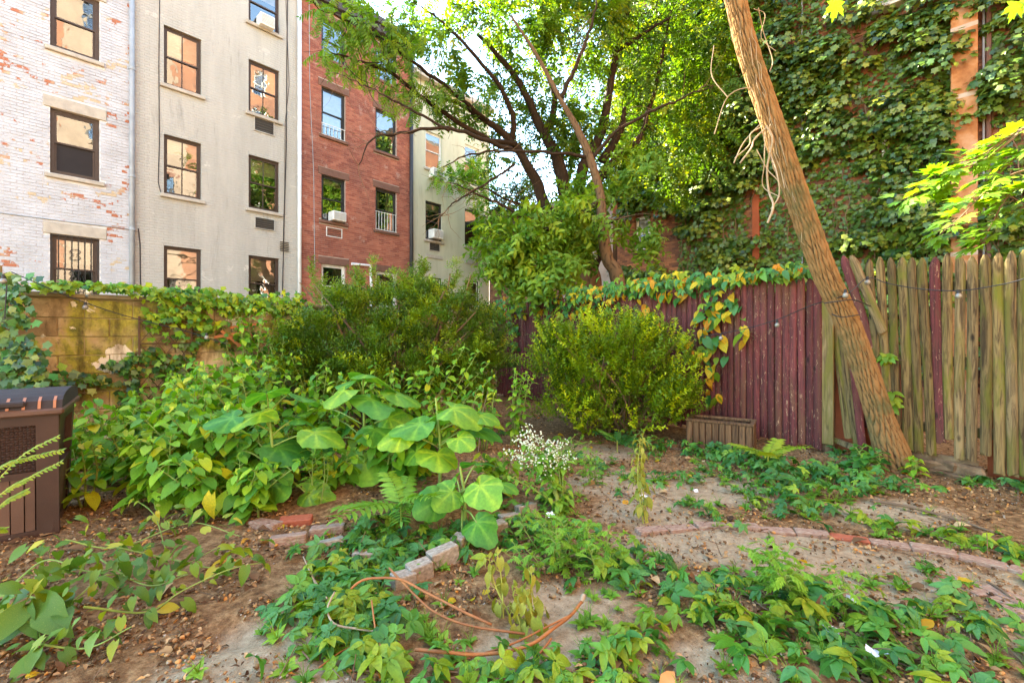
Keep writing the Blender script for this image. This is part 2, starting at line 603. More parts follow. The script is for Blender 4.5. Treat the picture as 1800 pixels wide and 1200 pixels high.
MT = {}
MT['whitebrick'] = M_paintbrick()
MT['whitemortar'] = M_simple('painted mortar', [(0.3, (0.42, 0.38, 0.36)), (0.6, (0.66, 0.64, 0.63))], 3, 0.9, 0.2, 30, 'World', rand=0)
MT['redbrick'] = M_redbrick('red brick', [(0, (0.24, 0.072, 0.048)), (0.5, (0.31, 0.105, 0.068)), (1, (0.38, 0.145, 0.095))], wear=(0.50, 0.35, 0.29))
MT['redmortar'] = M_simple('brick mortar', [(0.3, (0.33, 0.23, 0.19)), (0.7, (0.44, 0.34, 0.29))], 3, 0.9, 0.2, 30, 'World', rand=0)
MT['darkbrick'] = M_redbrick('dark brown brick', [(0, (0.10, 0.042, 0.024)), (0.5, (0.21, 0.085, 0.04)), (1, (0.33, 0.14, 0.06))], wear=(0.24, 0.12, 0.06))
MT['oppbrick'] = M_redbrick('salmon brick', [(0, (0.19, 0.085, 0.05)), (1, (0.25, 0.12, 0.07))], wear=(0.27, 0.18, 0.13))
MT['oppcream'] = M_simple('sunlit peach stucco', [(0.25, 0.185, 0.14)], 2, 0.85)
MT['cream'] = M_cream('cream painted brick', (0.455, 0.425, 0.375), 0.072)
MT['pale'] = M_cream('pale yellow stucco', (0.50, 0.48, 0.355))
MT['brownstone'] = M_simple('brownstone', [(0.17, 0.085, 0.06)], 6, 0.85)
MT['limestone'] = M_simple('stone sill', [(0.42, 0.37, 0.31)], 6, 0.85)
MT['winframe'] = M_simple('dark bronze frame', [(0.055, 0.036, 0.028)], 6, 0.5)
MT['winblack'] = M_simple('black window frame', [(0.028, 0.026, 0.026)], 6, 0.45)
MT['winwhite'] = M_simple('white window frame', [(0.68, 0.67, 0.64)], 6, 0.5)
MT['glass'] = M_glass()
MT['blind'] = M_simple('window blind', [(0.66, 0.60, 0.50)], 4, 0.9)
MT['curtain'] = M_simple('curtain', [(0.48, 0.44, 0.40)], 4, 0.9)
MT['room'] = M_simple('dark room', [(0.045, 0.04, 0.036)], 2, 0.9, 0)
MT['screen'] = M_simple('insect screen', [(0.022, 0.017, 0.017)], 2, 0.8, 0)
MT['acwhite'] = M_simple('air conditioner casing', [(0.72, 0.70, 0.66)], 4, 0.5, 0.05)
MT['acgrey'] = M_simple('air conditioner fins', [(0.38, 0.37, 0.35)], 4, 0.5, 0.05)
MT['vent'] = M_simple('vent grille', [(0.075, 0.065, 0.055)], 4, 0.6)
MT['pipegrey'] = M_simple('grey downpipe', [(0.30, 0.32, 0.35)], 3, 0.5)
MT['pipewhite'] = M_simple('white downpipe', [(0.72, 0.72, 0.73)], 3, 0.45)
MT['pipeblack'] = M_simple('black downpipe', [(0.035, 0.035, 0.04)], 3, 0.5)
MT['cable'] = M_plain('black cable', (0.02, 0.018, 0.018), 0.6)
MT['roof'] = M_simple('roofing', [(0.07, 0.065, 0.065)], 3, 0.9)
MT['pier'] = M_simple('terracotta pier', [(0.30, (0.24, 0.085, 0.03)), (0.48, (0.42, 0.18, 0.065)), (0.66, (0.50, 0.29, 0.16))], 2.6, 0.85, 0.3, 25, 'World', rand=0)
MT['mortarpale'] = M_simple('pale mortar', [(0.48, 0.36, 0.27)], 4, 0.9)
MT['block'] = M_block()
MT['blockmortar'] = M_simple('old mortar', [(0.3, (0.20, 0.15, 0.075)), (0.7, (0.34, 0.27, 0.14))], 5, 0.95, 0.3, 40, 'World', rand=0)
MT['coping'] = M_simple('wall coping', [(0.3, (0.12, 0.085, 0.05)), (0.6, (0.26, 0.20, 0.11))], 3, 0.9, 0.4, 30, 'World', rand=0)
MT['redwood'] = M_wood('maroon fence paint', (0.150, 0.036, 0.034), (0.070, 0.021, 0.020), (0.115, 0.045, 0.028), (0.40, 0.25, 0.15), chipt=0.585)
MT['greywood'] = M_wood('weathered mossy wood', (0.20, 0.135, 0.052), (0.052, 0.031, 0.012), (0.125, 0.118, 0.015))
MT['plainwood'] = M_wood('weathered plain wood', (0.21, 0.145, 0.066), (0.058, 0.036, 0.016), (0.125, 0.105, 0.022))
MT['cratewood'] = M_wood('crate wood', (0.17, 0.095, 0.045), (0.07, 0.038, 0.02))
MT['rust'] = M_simple('rust red panel', [(0.30, 0.075, 0.028)], 4, 0.8)
MT['rotten'] = M_simple('rotten wood', [(0.3, (0.06, 0.035, 0.018)), (0.6, (0.20, 0.13, 0.07)), (0.75, (0.36, 0.28, 0.18))], 8, 0.95, 0.6, 50)
MT['barklean'] = M_bark('furrowed bark', (0.030, 0.016, 0.008), (0.275, 0.150, 0.058), (0.14, 0.112, 0.045))
MT['barkdark'] = M_bark('tree bark', (0.026, 0.016, 0.009), (0.135, 0.083, 0.043))
MT['twig'] = M_simple('dry twig', [(0.17, 0.105, 0.06)], 9, 0.9)
MT['paletwig'] = M_simple('bleached dead vine', [(0.36, 0.27, 0.17)], 9, 0.9)
MT['ground'] = M_ground()
MT['brickpath'] = M_simple('path brick', [(0.3, (0.21, 0.125, 0.085)), (0.5, (0.33, 0.20, 0.135)), (0.66, (0.41, 0.32, 0.23))], 7, 0.95, 0.4, 60)
MT['brickred'] = M_simple('orange red brick', [(0.3, (0.30, 0.075, 0.035)), (0.7, (0.44, 0.13, 0.065))], 7, 0.9, 0.4, 60)
MT['stone'] = M_simple('edging stone', [(0.3, (0.19, 0.145, 0.10)), (0.55, (0.36, 0.30, 0.225)), (0.72, (0.48, 0.43, 0.35))], 6, 0.95, 0.5, 50)
MT['boxbrown'] = M_simple('brown plastic', [(0.050, 0.025, 0.017)], 5, 0.5, 0.15, 80)
MT['boxlight'] = M_simple('lighter brown plastic', [(0.105, 0.055, 0.036)], 5, 0.5, 0.15, 80)
MT['boxlid'] = M_simple('dark lid plastic', [(0.036, 0.026, 0.024)], 5, 0.8, 0.3, 50)
MT['copper'] = M_simple('orange lid rib', [(0.36, 0.14, 0.065)], 5, 0.5, 0.1, 80)
MT['metalrust'] = M_simple('rusty iron', [(0.10, 0.05, 0.025)], 9, 0.75, 0.2, 80)
MT['orangewood'] = M_simple('orange stained wood', [(0.42, 0.15, 0.055)], 9, 0.8)
MT['orangevine'] = M_simple('orange vine stem', [(0.3, (0.22, 0.075, 0.025)), (0.7, (0.40, 0.16, 0.05))], 9, 0.6, 0.3, 60)
MT['bulb'] = M_plain('clear glass bulb', (0.22, 0.20, 0.16), 0.08, 0, 0.9)
MT['white'] = M_simple('white scrap', [(0.68, 0.70, 0.72)], 9, 0.7)
MT['stem'] = M_simple('green stem', [(0.22, 0.30, 0.06)], 9, 0.6)
MT['stemyel'] = M_simple('yellow green stem', [(0.36, 0.36, 0.06)], 9, 0.6)
MT['stembrown'] = M_simple('woody stem', [(0.14, 0.085, 0.04)], 9, 0.8)
MT['flower'] = M_simple('cream flower', [(0.60, 0.62, 0.44)], 9, 0.8)
LF = {}
LF['tree'] = M_leaf('tree leaf', [(0, (0.042, 0.110, 0.014)), (0.6, (0.090, 0.19, 0.018)), (0.9, (0.19, 0.29, 0.024)), (1, (0.32, 0.36, 0.03))], 0.42)
LF['slim'] = M_leaf('drooping leaf', [(0, (0.085, 0.20, 0.022)), (0.7, (0.17, 0.31, 0.030)), (1, (0.30, 0.41, 0.036))], 0.4)
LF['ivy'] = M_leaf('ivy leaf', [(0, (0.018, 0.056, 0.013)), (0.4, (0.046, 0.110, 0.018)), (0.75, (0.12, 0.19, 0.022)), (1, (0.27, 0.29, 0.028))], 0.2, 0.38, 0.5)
LF['yew'] = M_leaf('yew needle', [(0, (0.036, 0.085, 0.005)), (0.4, (0.090, 0.175, 0.008)), (0.8, (0.17, 0.27, 0.010)), (1, (0.30, 0.38, 0.014))], 0.2)
LF['box'] = M_leaf('boxwood leaf', [(0, (0.060, 0.120, 0.004)), (0.45, (0.165, 0.27, 0.008)), (0.8, (0.32, 0.43, 0.012)), (1, (0.47, 0.53, 0.018))], 0.3)
LF['weed'] = M_leaf('weed leaf', [(0, (0.070, 0.215, 0.020)), (0.5, (0.16, 0.36, 0.024)), (0.9, (0.31, 0.48, 0.028)), (1, (0.52, 0.50, 0.03))], 0.3, spots=(16, 0.72, (0.33, 0.30, 0.05)))
LF['flop'] = M_leaf('spotted weed leaf', [(0, (0.060, 0.14, 0.018)), (0.7, (0.125, 0.225, 0.022)), (0.93, (0.26, 0.31, 0.026)), (1, (0.5, 0.42, 0.04))], 0.3, spots=(60, 0.64, (0.42, 0.38, 0.10)))
LF['paul'] = M_leaf('big leaf', [(0, (0.050, 0.215, 0.034)), (0.6, (0.10, 0.295, 0.034)), (1, (0.22, 0.41, 0.030))], 0.36, 0.45, 0.35, spots=(9, 0.70, (0.34, 0.28, 0.05)))
LF['creep'] = M_leaf('creeper leaf', [(0, (0.030, 0.120, 0.022)), (0.5, (0.065, 0.215, 0.030)), (0.85, (0.13, 0.31, 0.034)), (1, (0.26, 0.38, 0.034))], 0.25, 0.45, 0.35, spots=(30, 0.71, (0.26, 0.21, 0.05)))
LF['creepl'] = M_leaf('light creeper leaf', [(0, (0.145, 0.275, 0.021)), (1, (0.303, 0.374, 0.026))], 0.35, 0.45)
LF['bluec'] = M_leaf('blue green creeper leaf', [(0, (0.045, 0.17, 0.050)), (1, (0.11, 0.27, 0.065))], 0.25, 0.45)
LF['yel'] = M_leaf('yellow autumn leaf', [(0, (0.62, 0.50, 0.03)), (0.6, (0.66, 0.40, 0.03)), (1, (0.58, 0.20, 0.02))], 0.4, 0.6)
LF['maple'] = M_leaf('maple leaf', [(0, (0.10, 0.24, 0.022)), (1, (0.20, 0.34, 0.026))], 0.45, 0.45)
LF['mug'] = M_leaf('mugwort leaf', [(0, (0.11, 0.28, 0.028)), (1, (0.25, 0.43, 0.038))], 0.3)
LF['wilt'] = M_leaf('wilted leaf', [(0, (0.20, 0.24, 0.03)), (1, (0.34, 0.32, 0.06))], 0.3, 0.7)
LF['litter'] = M_leaf('leaf litter', [(0, (0.060, 0.028, 0.013)), (0.4, (0.18, 0.090, 0.040)), (0.7, (0.36, 0.20, 0.09)), (0.88, (0.52, 0.34, 0.18)), (1, (0.55, 0.22, 0.04))], 0.1, 0.85)

# ---------------------------------------------------------------- ground
def axis(lo, hi, a, b, fine, outer):
    mid = list(np.arange(a, b + 1e-6, fine))
    return np.array([lo] + [a - outer * k for k in (8, 4, 2, 1, 0.4)] + mid + [b + outer * k for k in (0.4, 1, 2, 4, 8)] + [hi])

SAND = [(1300, 955, .9, .35), (1150, 900, .45, .35), (1500, 1000, .8, .35), (1680, 1040, .6, .4), (1090, 850, .5, .5), (480, 1110, .30, .2),
        (400, 1180, .35, .25), (1010, 1060, .3, .25), (1250, 860, .7, .4), (1050, 790, .6, .4), (560, 1180, .3, .2), (1220, 1170, .35, .15), (950, 1130, .3, .15), (1560, 900, .5, .3)]
xs = axis(-400, 400, -6.5, 8.5, 0.045, 8)
ys = axis(-400, 400, -0.5, 10.5, 0.045, 8)
XX, YY = np.meshgrid(xs, ys)
ZZ = gnd(XX, YY)
sand = np.zeros_like(XX)
for px, py, rx, ry in SAND:
    g0 = G(px, py)
    sand = np.maximum(sand, np.exp(-(((XX - g0.x) / rx) ** 2 + ((YY - g0.y) / ry) ** 2)))
def sand_at(x, y):
    s = np.zeros_like(x)
    for px, py, rx, ry in SAND:
        g0 = G(px, py)
        s = np.maximum(s, np.exp(-(((x - g0.x) / rx) ** 2 + ((y - g0.y) / ry) ** 2)))
    return s
nx, ny = len(xs), len(ys)
ZZ = ZZ - 0.006 * sand
me = bpy.data.meshes.new('ground')
me.vertices.add(nx * ny)
me.vertices.foreach_set('co', np.stack([XX, YY, ZZ], -1).reshape(-1).astype(np.float32))
ii = (np.arange(ny - 1)[:, None] * nx + np.arange(nx - 1)[None]).reshape(-1)
Q = np.stack([ii, ii + 1, ii + nx + 1, ii + nx], -1).reshape(-1)
me.loops.add(len(Q)); me.loops.foreach_set('vertex_index', Q.astype(np.int32))
me.polygons.add(len(ii))
me.polygons.foreach_set('loop_start', np.arange(0, len(Q), 4, dtype=np.int32))
me.polygons.foreach_set('loop_total', np.full(len(ii), 4, dtype=np.int32))
me.polygons.foreach_set('use_smooth', np.ones(len(ii), bool))
at = me.attributes.new('sand', 'FLOAT', 'POINT'); at.data.foreach_set('value', sand.reshape(-1).astype(np.float32))
me.materials.append(MT['ground']); me.update(calc_edges=True)
put('ground', me, kind='structure')

# ---------------------------------------------------------------- row houses
def wall_mesh(x0, x1, z1, holes, rev, depth):
    """front sheet with window holes and reveals, plus sides and back"""
    mb = MB()
    X = sorted({x0, x1, *[h[0] for h in holes], *[h[1] for h in holes]})
    Z = sorted({-0.3, z1, *[h[2] for h in holes], *[h[3] for h in holes]})
    for i in range(len(X) - 1):
        for k in range(len(Z) - 1):
            cx, cz = (X[i] + X[i + 1]) / 2, (Z[k] + Z[k + 1]) / 2
            if any(h[0] < cx < h[1] and h[2] < cz < h[3] for h in holes):
                continue
            mb.add([(X[i], 0, Z[k]), (X[i + 1], 0, Z[k]), (X[i + 1], 0, Z[k + 1]), (X[i], 0, Z[k + 1])], [(0, 1, 2, 3)])
    for a, b_, c, d in holes:
        mb.box(a, b_, 0.0, rev, c, d, skip='fk')
    mb.add([(x0, 0, -.3), (x0, 0, z1), (x0, depth, z1), (x0, depth, -.3), (x1, 0, -.3), (x1, 0, z1), (x1, depth, z1), (x1, depth, -.3)],
           [(3, 2, 1, 0), (4, 5, 6, 7), (7, 6, 2, 3)])
    return mb

def brick_rects(x0, x1, z0, z1, holes, bl=0.2, bh=0.072, j=0.009):
    out = []
    r = 0
    z = z0
    while z < z1:
        a = x0 - (bl / 2 if r % 2 else 0)
        while a < x1:
            p, q = max(a, x0), min(a + bl, x1)
            segs = [(p, q)]
            for h in holes:
                if z + bh > h[2] + 0.012 and z < h[3] - 0.012:
                    ns = []
                    for (u, v) in segs:
                        if v <= h[0] or u >= h[1]:
                            ns.append((u, v))
                        else:
                            if u < h[0]: ns.append((u, h[0]))
                            if v > h[1]: ns.append((h[1], v))
                    segs = ns
            for (u, v) in segs:
                if v - u > 0.03:
                    out.append((u + j / 2, v - j / 2, z + j / 2, min(z + bh, z1) - j / 2))
            a += bl
        z += bh
        r += 1
    return out

UB = MB(); UB.box(0, 1, 0, 1, 0, 1, skip='k')
UBT = UB.tris()

def brick_mats(rects, proud=0.010):
    out = np.zeros((len(rects), 4, 4))
    for i, (a, b_, c, d) in enumerate(rects):
        pr = proud + rnd.uniform(-.004, .005)
        out[i, 0, 0] = b_ - a; out[i, 1, 1] = pr; out[i, 2, 2] = d - c
        out[i, :3, 3] = (a, -pr + 0.0006, c); out[i, 3, 3] = 1
    return out

UNIT = {}
def brick_objs(rects, mat, parent, M, limit, key=None, proud=0.010):
    if key:
        rects = sorted(rects, key=key)
    mats = brick_mats(rects, proud)
    if mat.name not in UNIT:
        UNIT[mat.name] = UB.mesh('brick', mat)
    for m in mats[:limit]:
        put('brick', UNIT[mat.name], parent, M @ Matrix(m.tolist()))
    if len(rects) > limit:
        put('brick_courses', rep_mesh('brick_courses', UBT, mats[limit:], mat, smooth=False), parent, M, kind='stuff')

def window(root, x0, x1, z0, z1, st):
    M = WM[root.name]
    fm = MT[st.get('frame', 'winframe')]
    y0 = st.get('rec', 0.07); fw = st.get('fw', 0.055); fd = 0.07
    mb = MB()
    mb.box(x0, x0 + fw, y0, y0 + fd, z0, z1); mb.box(x1 - fw, x1, y0, y0 + fd, z0, z1)
    mb.box(x0 + fw, x1 - fw, y0 + .002, y0 + fd, z1 - fw, z1); mb.box(x0 + fw, x1 - fw, y0 + .002, y0 + fd, z0, z0 + fw)
    w = mb.build('window', fm, root, M)
    a, b_, c, d = x0 + fw, x1 - fw, z0 + fw, z1 - fw
    mid = c + (d - c) * st.get('split', 0.5)
    sm = MT[st.get('sash', st.get('frame', 'winframe'))]
    sw = 0.04
    for (zz0, zz1, yy) in ((mid - sw / 2, d, y0 + .012), (c, mid + sw / 2, y0 + .038)):
        s_ = MB()
        s_.box(a, a + sw, yy, yy + .03, zz0, zz1); s_.box(b_ - sw, b_, yy, yy + .03, zz0, zz1)
        s_.box(a + sw, b_ - sw, yy + .001, yy + .029, zz1 - sw, zz1); s_.box(a + sw, b_ - sw, yy + .001, yy + .029, zz0, zz0 + sw)
        if st.get('muntin'):
            xm = (a + b_) / 2
            s_.box(xm - .013, xm + .013, yy + .003, yy + .027, zz0 + sw, zz1 - sw)
        s_.build('sash', sm, w, M)
        tilt = rnd.uniform(-.006, .006); t2 = rnd.uniform(-.004, .004)
        p = MB()
        p.add([(a + sw, yy + .014 + tilt, zz0 + sw), (b_ - sw, yy + .014 - tilt, zz0 + sw), (b_ - sw, yy + .014 - tilt + t2, zz1 - sw), (a + sw, yy + .014 + tilt + t2, zz1 - sw)], [(0, 1, 2, 3)])
        p.build('pane', MT['screen'] if (st.get('screen') and zz0 == c) else MT['glass'], w, M)
    if st.get('sill', 1):
        s_ = MB(); s_.bevbox(x0 - .09, x1 + .09, -.075, y0, z0 - .10, z0 - .001, .012)
        s_.build('sill', MT[st.get('sillm', 'limestone')], w, M)
    if st.get('lintel'):
        s_ = MB(); s_.bevbox(x0 - .11, x1 + .13, -.03, y0, z1 + .001, z1 + st['lintel'], .01)
        s_.build('lintel', MT[st.get('lintelm', 'brownstone')], w, M)
    bl = st.get('blind', 0)
    if bl:
        s_ = MB(); zb = d - (d - c) * bl
        n = 14
        V = []; F = []
        for k in range(n + 1):
            V += [(a, y0 + .13 + .006 * (k % 2), d - (d - zb) * k / n), (b_, y0 + .13 + .006 * (k % 2), d - (d - zb) * k / n)]
        for k in range(n):
            F.append((2 * k, 2 * k + 2, 2 * k + 3, 2 * k + 1))
        s_.add(V, F).build('blind', MT['blind'], w, M)
    if st.get('curtain'):
        s_ = MB()
        for (u0, u1, q) in ((a, a + (b_ - a) * .38, 1), (b_ - (b_ - a) * .38, b_, -1)):
            n = 12; V = []; F = []
            for k in range(n + 1):
                xx = u0 + (u1 - u0) * k / n
                sh = (0.05 if (q == 1) else -0.05)
                V += [(xx, y0 + .2 + .02 * math.sin(k * 2.2), c), (xx - sh * (k / n if q == 1 else 1 - k / n), y0 + .2 + .02 * math.sin(k * 2.2), d)]
            for k in range(n):
                F.append((2 * k, 2 * k + 2, 2 * k + 3, 2 * k + 1))
            s_.add(V, F)
        s_.build('curtain', MT['curtain'], w, M)
    if st.get('bars'):
        s_ = MB(); zb1 = z0 + (z1 - z0) * st['bars']
        n = st.get('nb', 6)
        for k in range(n + 1):
            xx = x0 + .03 + (x1 - x0 - .06) * k / n
            s_.box(xx - .007, xx + .007, .006, .02, z0 + .02, zb1)
        for zz in (z0 + .03, zb1 - .02):
            s_.box(x0, x1, .0, .012, zz - .01, zz + .01)
        if st.get('scroll'):
            xm = (x0 + x1) / 2
            for zc in (z0 + (z1 - z0) * .22, z0 + (z1 - z0) * .40, z0 + (z1 - z0) * .72):
                for sg in (-1, 1):
                    for up in (-1, 1):
                        pts = [(xm + sg * (.02 + .07 * math.sin(q)), .002, zc + up * (.02 + .075 * (1 - math.cos(q)) * .7)) for q in np.linspace(0, 3.6, 12)]
                        s_.tube(pts, .007, 5)
        s_.build('security_grille', MT[st.get('barm', 'winblack')], w, M)
    return w

def ac_unit(Mroot, x0, x1, z0, z1, label, proud=0.28, group='window air conditioners'):
    p = Mroot @ Vector(((x0 + x1) / 2, 0, z0))
    t = thing('air_conditioner', label, 'air conditioner', p, Mroot.to_euler().z, group)
    w = (x1 - x0) / 2; h = z1 - z0
    M = WM[t.name]
    MB().bevbox(-w, w, -proud, .09, 0, h, .012).build('casing', MT['acwhite'], t, M)
    g = MB(); g.box(-w * .86, w * .86, -proud - .006, -proud + .002, h * .12, h * .9)
    g.build('grille_back', MT['acgrey'], t, M)
    s_ = MB()
    for k in range(7):
        zz = h * (.16 + .70 * k / 6)
        s_.box(-w * .86, w * .86, -proud - .014, -proud - .0065, zz - .006, zz + .006)
    for k in range(5):
        yy = -proud + .05 + k * .03
        s_.box(w - .004, w + .004, yy, yy + .012, h * .25, h * .8)
    s_.build('louvre', MT['acwhite'], t, M)
    return t

def sleeve_vent(root, x0, x1, z0, z1, frame='limestone', pane='vent'):
    M = WM[root.name]
    mb = MB(); e = .025
    mb.box(x0, x0 + e, -.03, .0, z0, z1); mb.box(x1 - e, x1, -.03, .0, z0, z1)
    mb.box(x0 + e, x1 - e, -.028, .0, z0, z0 + e); mb.box(x0 + e, x1 - e, -.028, .0, z1 - e, z1)
    v = mb.build('wall_vent', MT[frame], root, M)
    MB().box(x0 + e, x1 - e, -.006, .001, z0 + e, z1 - e).build('backing', MT['room'], v, M)
    s_ = MB(); n = 5
    for k in range(n):
        zz = z0 + e + (z1 - z0 - 2 * e) * (k + .5) / n
        s_.box(x0 + e, x1 - e, -.022, -.008, zz - .008, zz + .006)
    s_.build('louvre', MT[pane], v, M)
    return v

def house(pl, name, label, t0, t1, h, wallm, wins, depth=8.5, roofm='roof', overhang=0.0, bricks=None, cat='row house', group='row houses behind the yard'):
    """wins: (ta, tb, za, zb, style) along the plane; returns the root, local x runs from t0"""
    r = pl.root(name, label, cat, t0, group)
    M = WM[r.name]
    L = t1 - t0
    wins = [w for w in wins if w[3] < h - .2]
    holes = [(a - t0, b_ - t0, c, d) for a, b_, c, d, _ in wins]
    wall_mesh(0, L, h, holes, 0.16, depth).build('wall', wallm, r, M)
    MB().box(0.02, L - .02, 0.75, .80, 0.0, h - .1).build('interior', MT['room'], r, M)
    MB().box(-.0, L, -overhang, depth, h, h + .18).build('roof', MT[roofm], r, M)
    ws = []
    for (a, b_, c, d, st) in wins:
        if bricks:
            pass
        ws.append(window(r, a - t0, b_ - t0, c, d, st))
    return r, holes

def px_wins(pl, lst):
    out = []
    for (l, r, t, b_, st) in lst:
        out.append((pl.t(l), pl.t(r), pl.z(l, b_), pl.z(l, t), st))
    return out

def grow(holes, dx0=.0, dx1=.0, dz0=.0, dz1=.0):
    return [(a - dx0, b_ + dx1, c - dz0, d + dz1) for a, b_, c, d in holes]

GRP = 'row houses behind the yard'
T_white0, T_wc, T_cr, T_rp, T_pe = -6.2, FA.t(236), FA.t(528.5), FA.t(724), FA.t(860)
# white painted brick house
w1 = dict(frame='winframe', fw=.075, lintel=.27, lintelm='limestone', blind=0, sill=1)
wins = px_wins(FA, [
    (88, 175, -34, 81, dict(w1)), (88, 175, 188, 304, dict(w1, screen=1)), (88, 175, 410, 530, dict(w1, bars=1.0, nb=7, scroll=1, blind=.4)),
    (88, 175, -256, -142, dict(w1))])
sp = wins[0][1] - wins[0][0]
wins += [(a - 2.0, a - 2.0 + sp, c, d, dict(s)) for a, _, c, d, s in wins[:3]]
hw, holes = house(FA, 'row_house', 'white painted brick row house with peeling paint at the left', T_white0, T_wc - .01, 12.9, MT['whitemortar'], wins, group=GRP)
hz = [(a, b_, c - .1, d) for a, b_, c, d in holes]
hz = grow(hz) + [(a - .11, b_ + .13, d, d + .27) for a, b_, c, d in holes] + [(a - .09, b_ + .09, c - .10, c) for a, b_, c, d in holes]
rects = brick_rects(0.01, T_wc - .02 - T_white0, 0.0, 12.85, hz)
xc = FA.t(110) - T_white0
brick_objs(rects, MT['whitebrick'], hw, WM[hw.name], 300, key=lambda r_: abs(r_[0] - xc - .0) * 2 + abs(r_[2] - 2.9))
# cable on the white house, grey downpipe
M = WM[hw.name]
zc = lambda px, py: FA.z(px, py)
mb = MB()
mb.tube([FA.P(FA.t(p), zc(p, q), .02) for p, q in ((-60, 366), (20, 377), (120, 390), (200, 399), (238, 405))], .012, 5)
mb.build('cable', MT['pipegrey'], hw)
dp = MB(); tx = T_wc - .06
dp.tube([FA.P(tx, .2, .09), FA.P(tx, 12.9, .09)], .055, 12)
d_ = dp.build('downpipe', MT['pipegrey'], hw, smooth=True)
mb = MB()
for q in (125, 312, 404):
    z_ = zc(236, q); mb.tube([FA.P(tx, z_ - .035, .09), FA.P(tx, z_ + .035, .09)], .07, 12)
mb.build('pipe_collar', MT['pipegrey'], d_)

# cream house
c2 = dict(frame='winframe', muntin=1, fw=.05)
wins = px_wins(FA, [
    (288, 354, -150, -47, dict(c2)), (288, 354, 43, 147, dict(c2, blind=.42)), (288, 354, 235, 340, dict(c2, blind=.25)), (288, 354, 431, 545, dict(c2, muntin=0, blind=.5, curtain=1)),
    (437, 491, -234, -140, dict(c2)), (437, 491, -44, 37, dict(c2, blind=.3, muntin=0)), (437, 491, 103, 196, dict(c2, blind=.48)), (437, 491, 271, 365, dict(c2, blind=.3)), (437, 491, 448, 545, dict(c2, muntin=0, blind=.45, curtain=1))])
hc, holes = house(FA, 'row_house', 'cream painted brick row house between white and red houses', T_wc, T_cr - .01, 12.55, MT['cream'], wins, group=GRP)
def hx(t_root, px): return FA.t(px) - t_root
for (l, r_, t, b_) in ((446, 482, 204, 229), (447, 483, 380, 401)):
    sleeve_vent(hc, hx(T_wc, l), hx(T_wc, r_), zc(l, b_), zc(l, t), frame='cream')
a, b_ = hx(T_wc, 452), hx(T_wc, 477)
ac_unit(WM[hc.name], a, b_, zc(452, 47), zc(452, 27), 'white air conditioner in the top right window of the cream house')
mb = MB()
mb.tube([FA.P(FA.t(p), zc(p, q), .012) for p, q in ((281, -60), (279, 120), (280, 250), (278, 320), (283, 341), (292, 342))], .01, 5)
mb.tube([FA.P(FA.t(p), zc(p, q), .012) for p, q in ((506, -60), (504, 110), (503, 260), (499, 400), (496, 520))], .014, 5)
mb.tube([FA.P(FA.t(p), zc(p, q), .012) for p, q in ((500, -60), (508, 150), (501, 215), (500, 330), (497, 440))], .007, 5)
mb.tube([FA.P(FA.t(p), zc(p, q), .015) for p, q in ((243, 402), (246, 430), (247, 520))], .014, 5)
mb.build('cable', MT['cable'], hc)
mb = MB()
for k in range(6):
    zz = zc(493, 441 - k * 3)
    mb.box(hx(T_wc, 492), hx(T_wc, 507), -.03, -.004, zz, zz + .025)
mb.build('utility_vent', MT['vent'], hc, WM[hc.name])
dp = MB(); tx = T_cr - .07
dp.tube([FA.P(tx, .2, .08), FA.P(tx, 12.4, .08)], .06, 12)
d_ = dp.build('downpipe', MT['pipewhite'], hc, smooth=True)
mb = MB()
for q in (5, 130, 272, 400):
    z_ = zc(526, q); mb.tube([FA.P(tx, z_ - .02, .08), FA.P(tx, z_ + .02, .08)], .068, 12)
mb.build('pipe_collar', MT['pipewhite'], d_)

# red brick house
r1 = dict(frame='winblack', fw=.06, lintel=.24, sillm='brownstone')
wins = px_wins(FA, [
    (565, 607, 30, 98, dict(r1, lintel=.2)), (565, 607, 151, 236, dict(r1, blind=.8, bars=.26, barm='winwhite')), (565, 607, 306, 386, dict(r1, blind=.15, curtain=0)), (565, 607, 463, 540, dict(r1, sash='winwhite', frame='winwhite')),
    (660, 697, 82, 136, dict(r1, lintel=.2)), (660, 697, 189, 263, dict(r1, blind=.55)), (660, 697, 329, 403, dict(r1, curtain=1, bars=.45, nb=7, barm='winwhite')), (660, 697, 476, 540, dict(r1, frame='winwhite'))])
hr, holes = house(FA, 'row_house', 'red brick row house with brownstone lintels and dark cornice', T_cr, T_rp - .01, 12.75, MT['redmortar'], wins, group=GRP)
sills = [(a - .09, b_ + .09, c - .10, c) for a, b_, c, d in holes] + [(a - .11, b_ + .13, d, d + .24) for a, b_, c, d in holes]
rects = brick_rects(0.01, T_rp - .02 - T_cr, 0.0, 12.7, holes + sills, bh=.070)
xc = hx(T_cr, 600)
brick_objs(rects, MT['redbrick'], hr, WM[hr.name], 300, key=lambda r_: abs(r_[0] - xc) + abs(r_[2] - 4.2) * .8)
L = T_rp - T_cr
mb = MB(); M = WM[hr.name]
mb.box(-.02, L, -.10, .0, 12.35, 12.50); mb.box(-.04, L + .02, -.42, .0, 12.72, 12.95); mb.box(-.02, L, -.28, .0, 12.50, 12.719)
for k in range(9):
    xx = .2 + k * (L - .4) / 8
    mb.bevbox(xx - .07, xx + .07, -.36, -.281, 12.42, 12.70, .02)
mb.build('cornice', MT['roof'], hr, M)
ac_unit(M, hx(T_cr, 579), hx(T_cr, 602), zc(579, 388), zc(579, 372), 'white air conditioner in the left window of the red brick house')
sleeve_vent(hr, hx(T_cr, 573), hx(T_cr, 601), zc(573, 415), zc(573, 398), frame='winwhite', pane='vent')
mb = MB()
mb.tube([FA.P(FA.t(p), zc(p, q), .05) for p, q in ((617, 464), (650, 467), (651, 500), (651, 540))], .05, 8)
mb.build('white_pipe', MT['pipewhite'], hr)
dp = MB(); tx = T_rp - .08
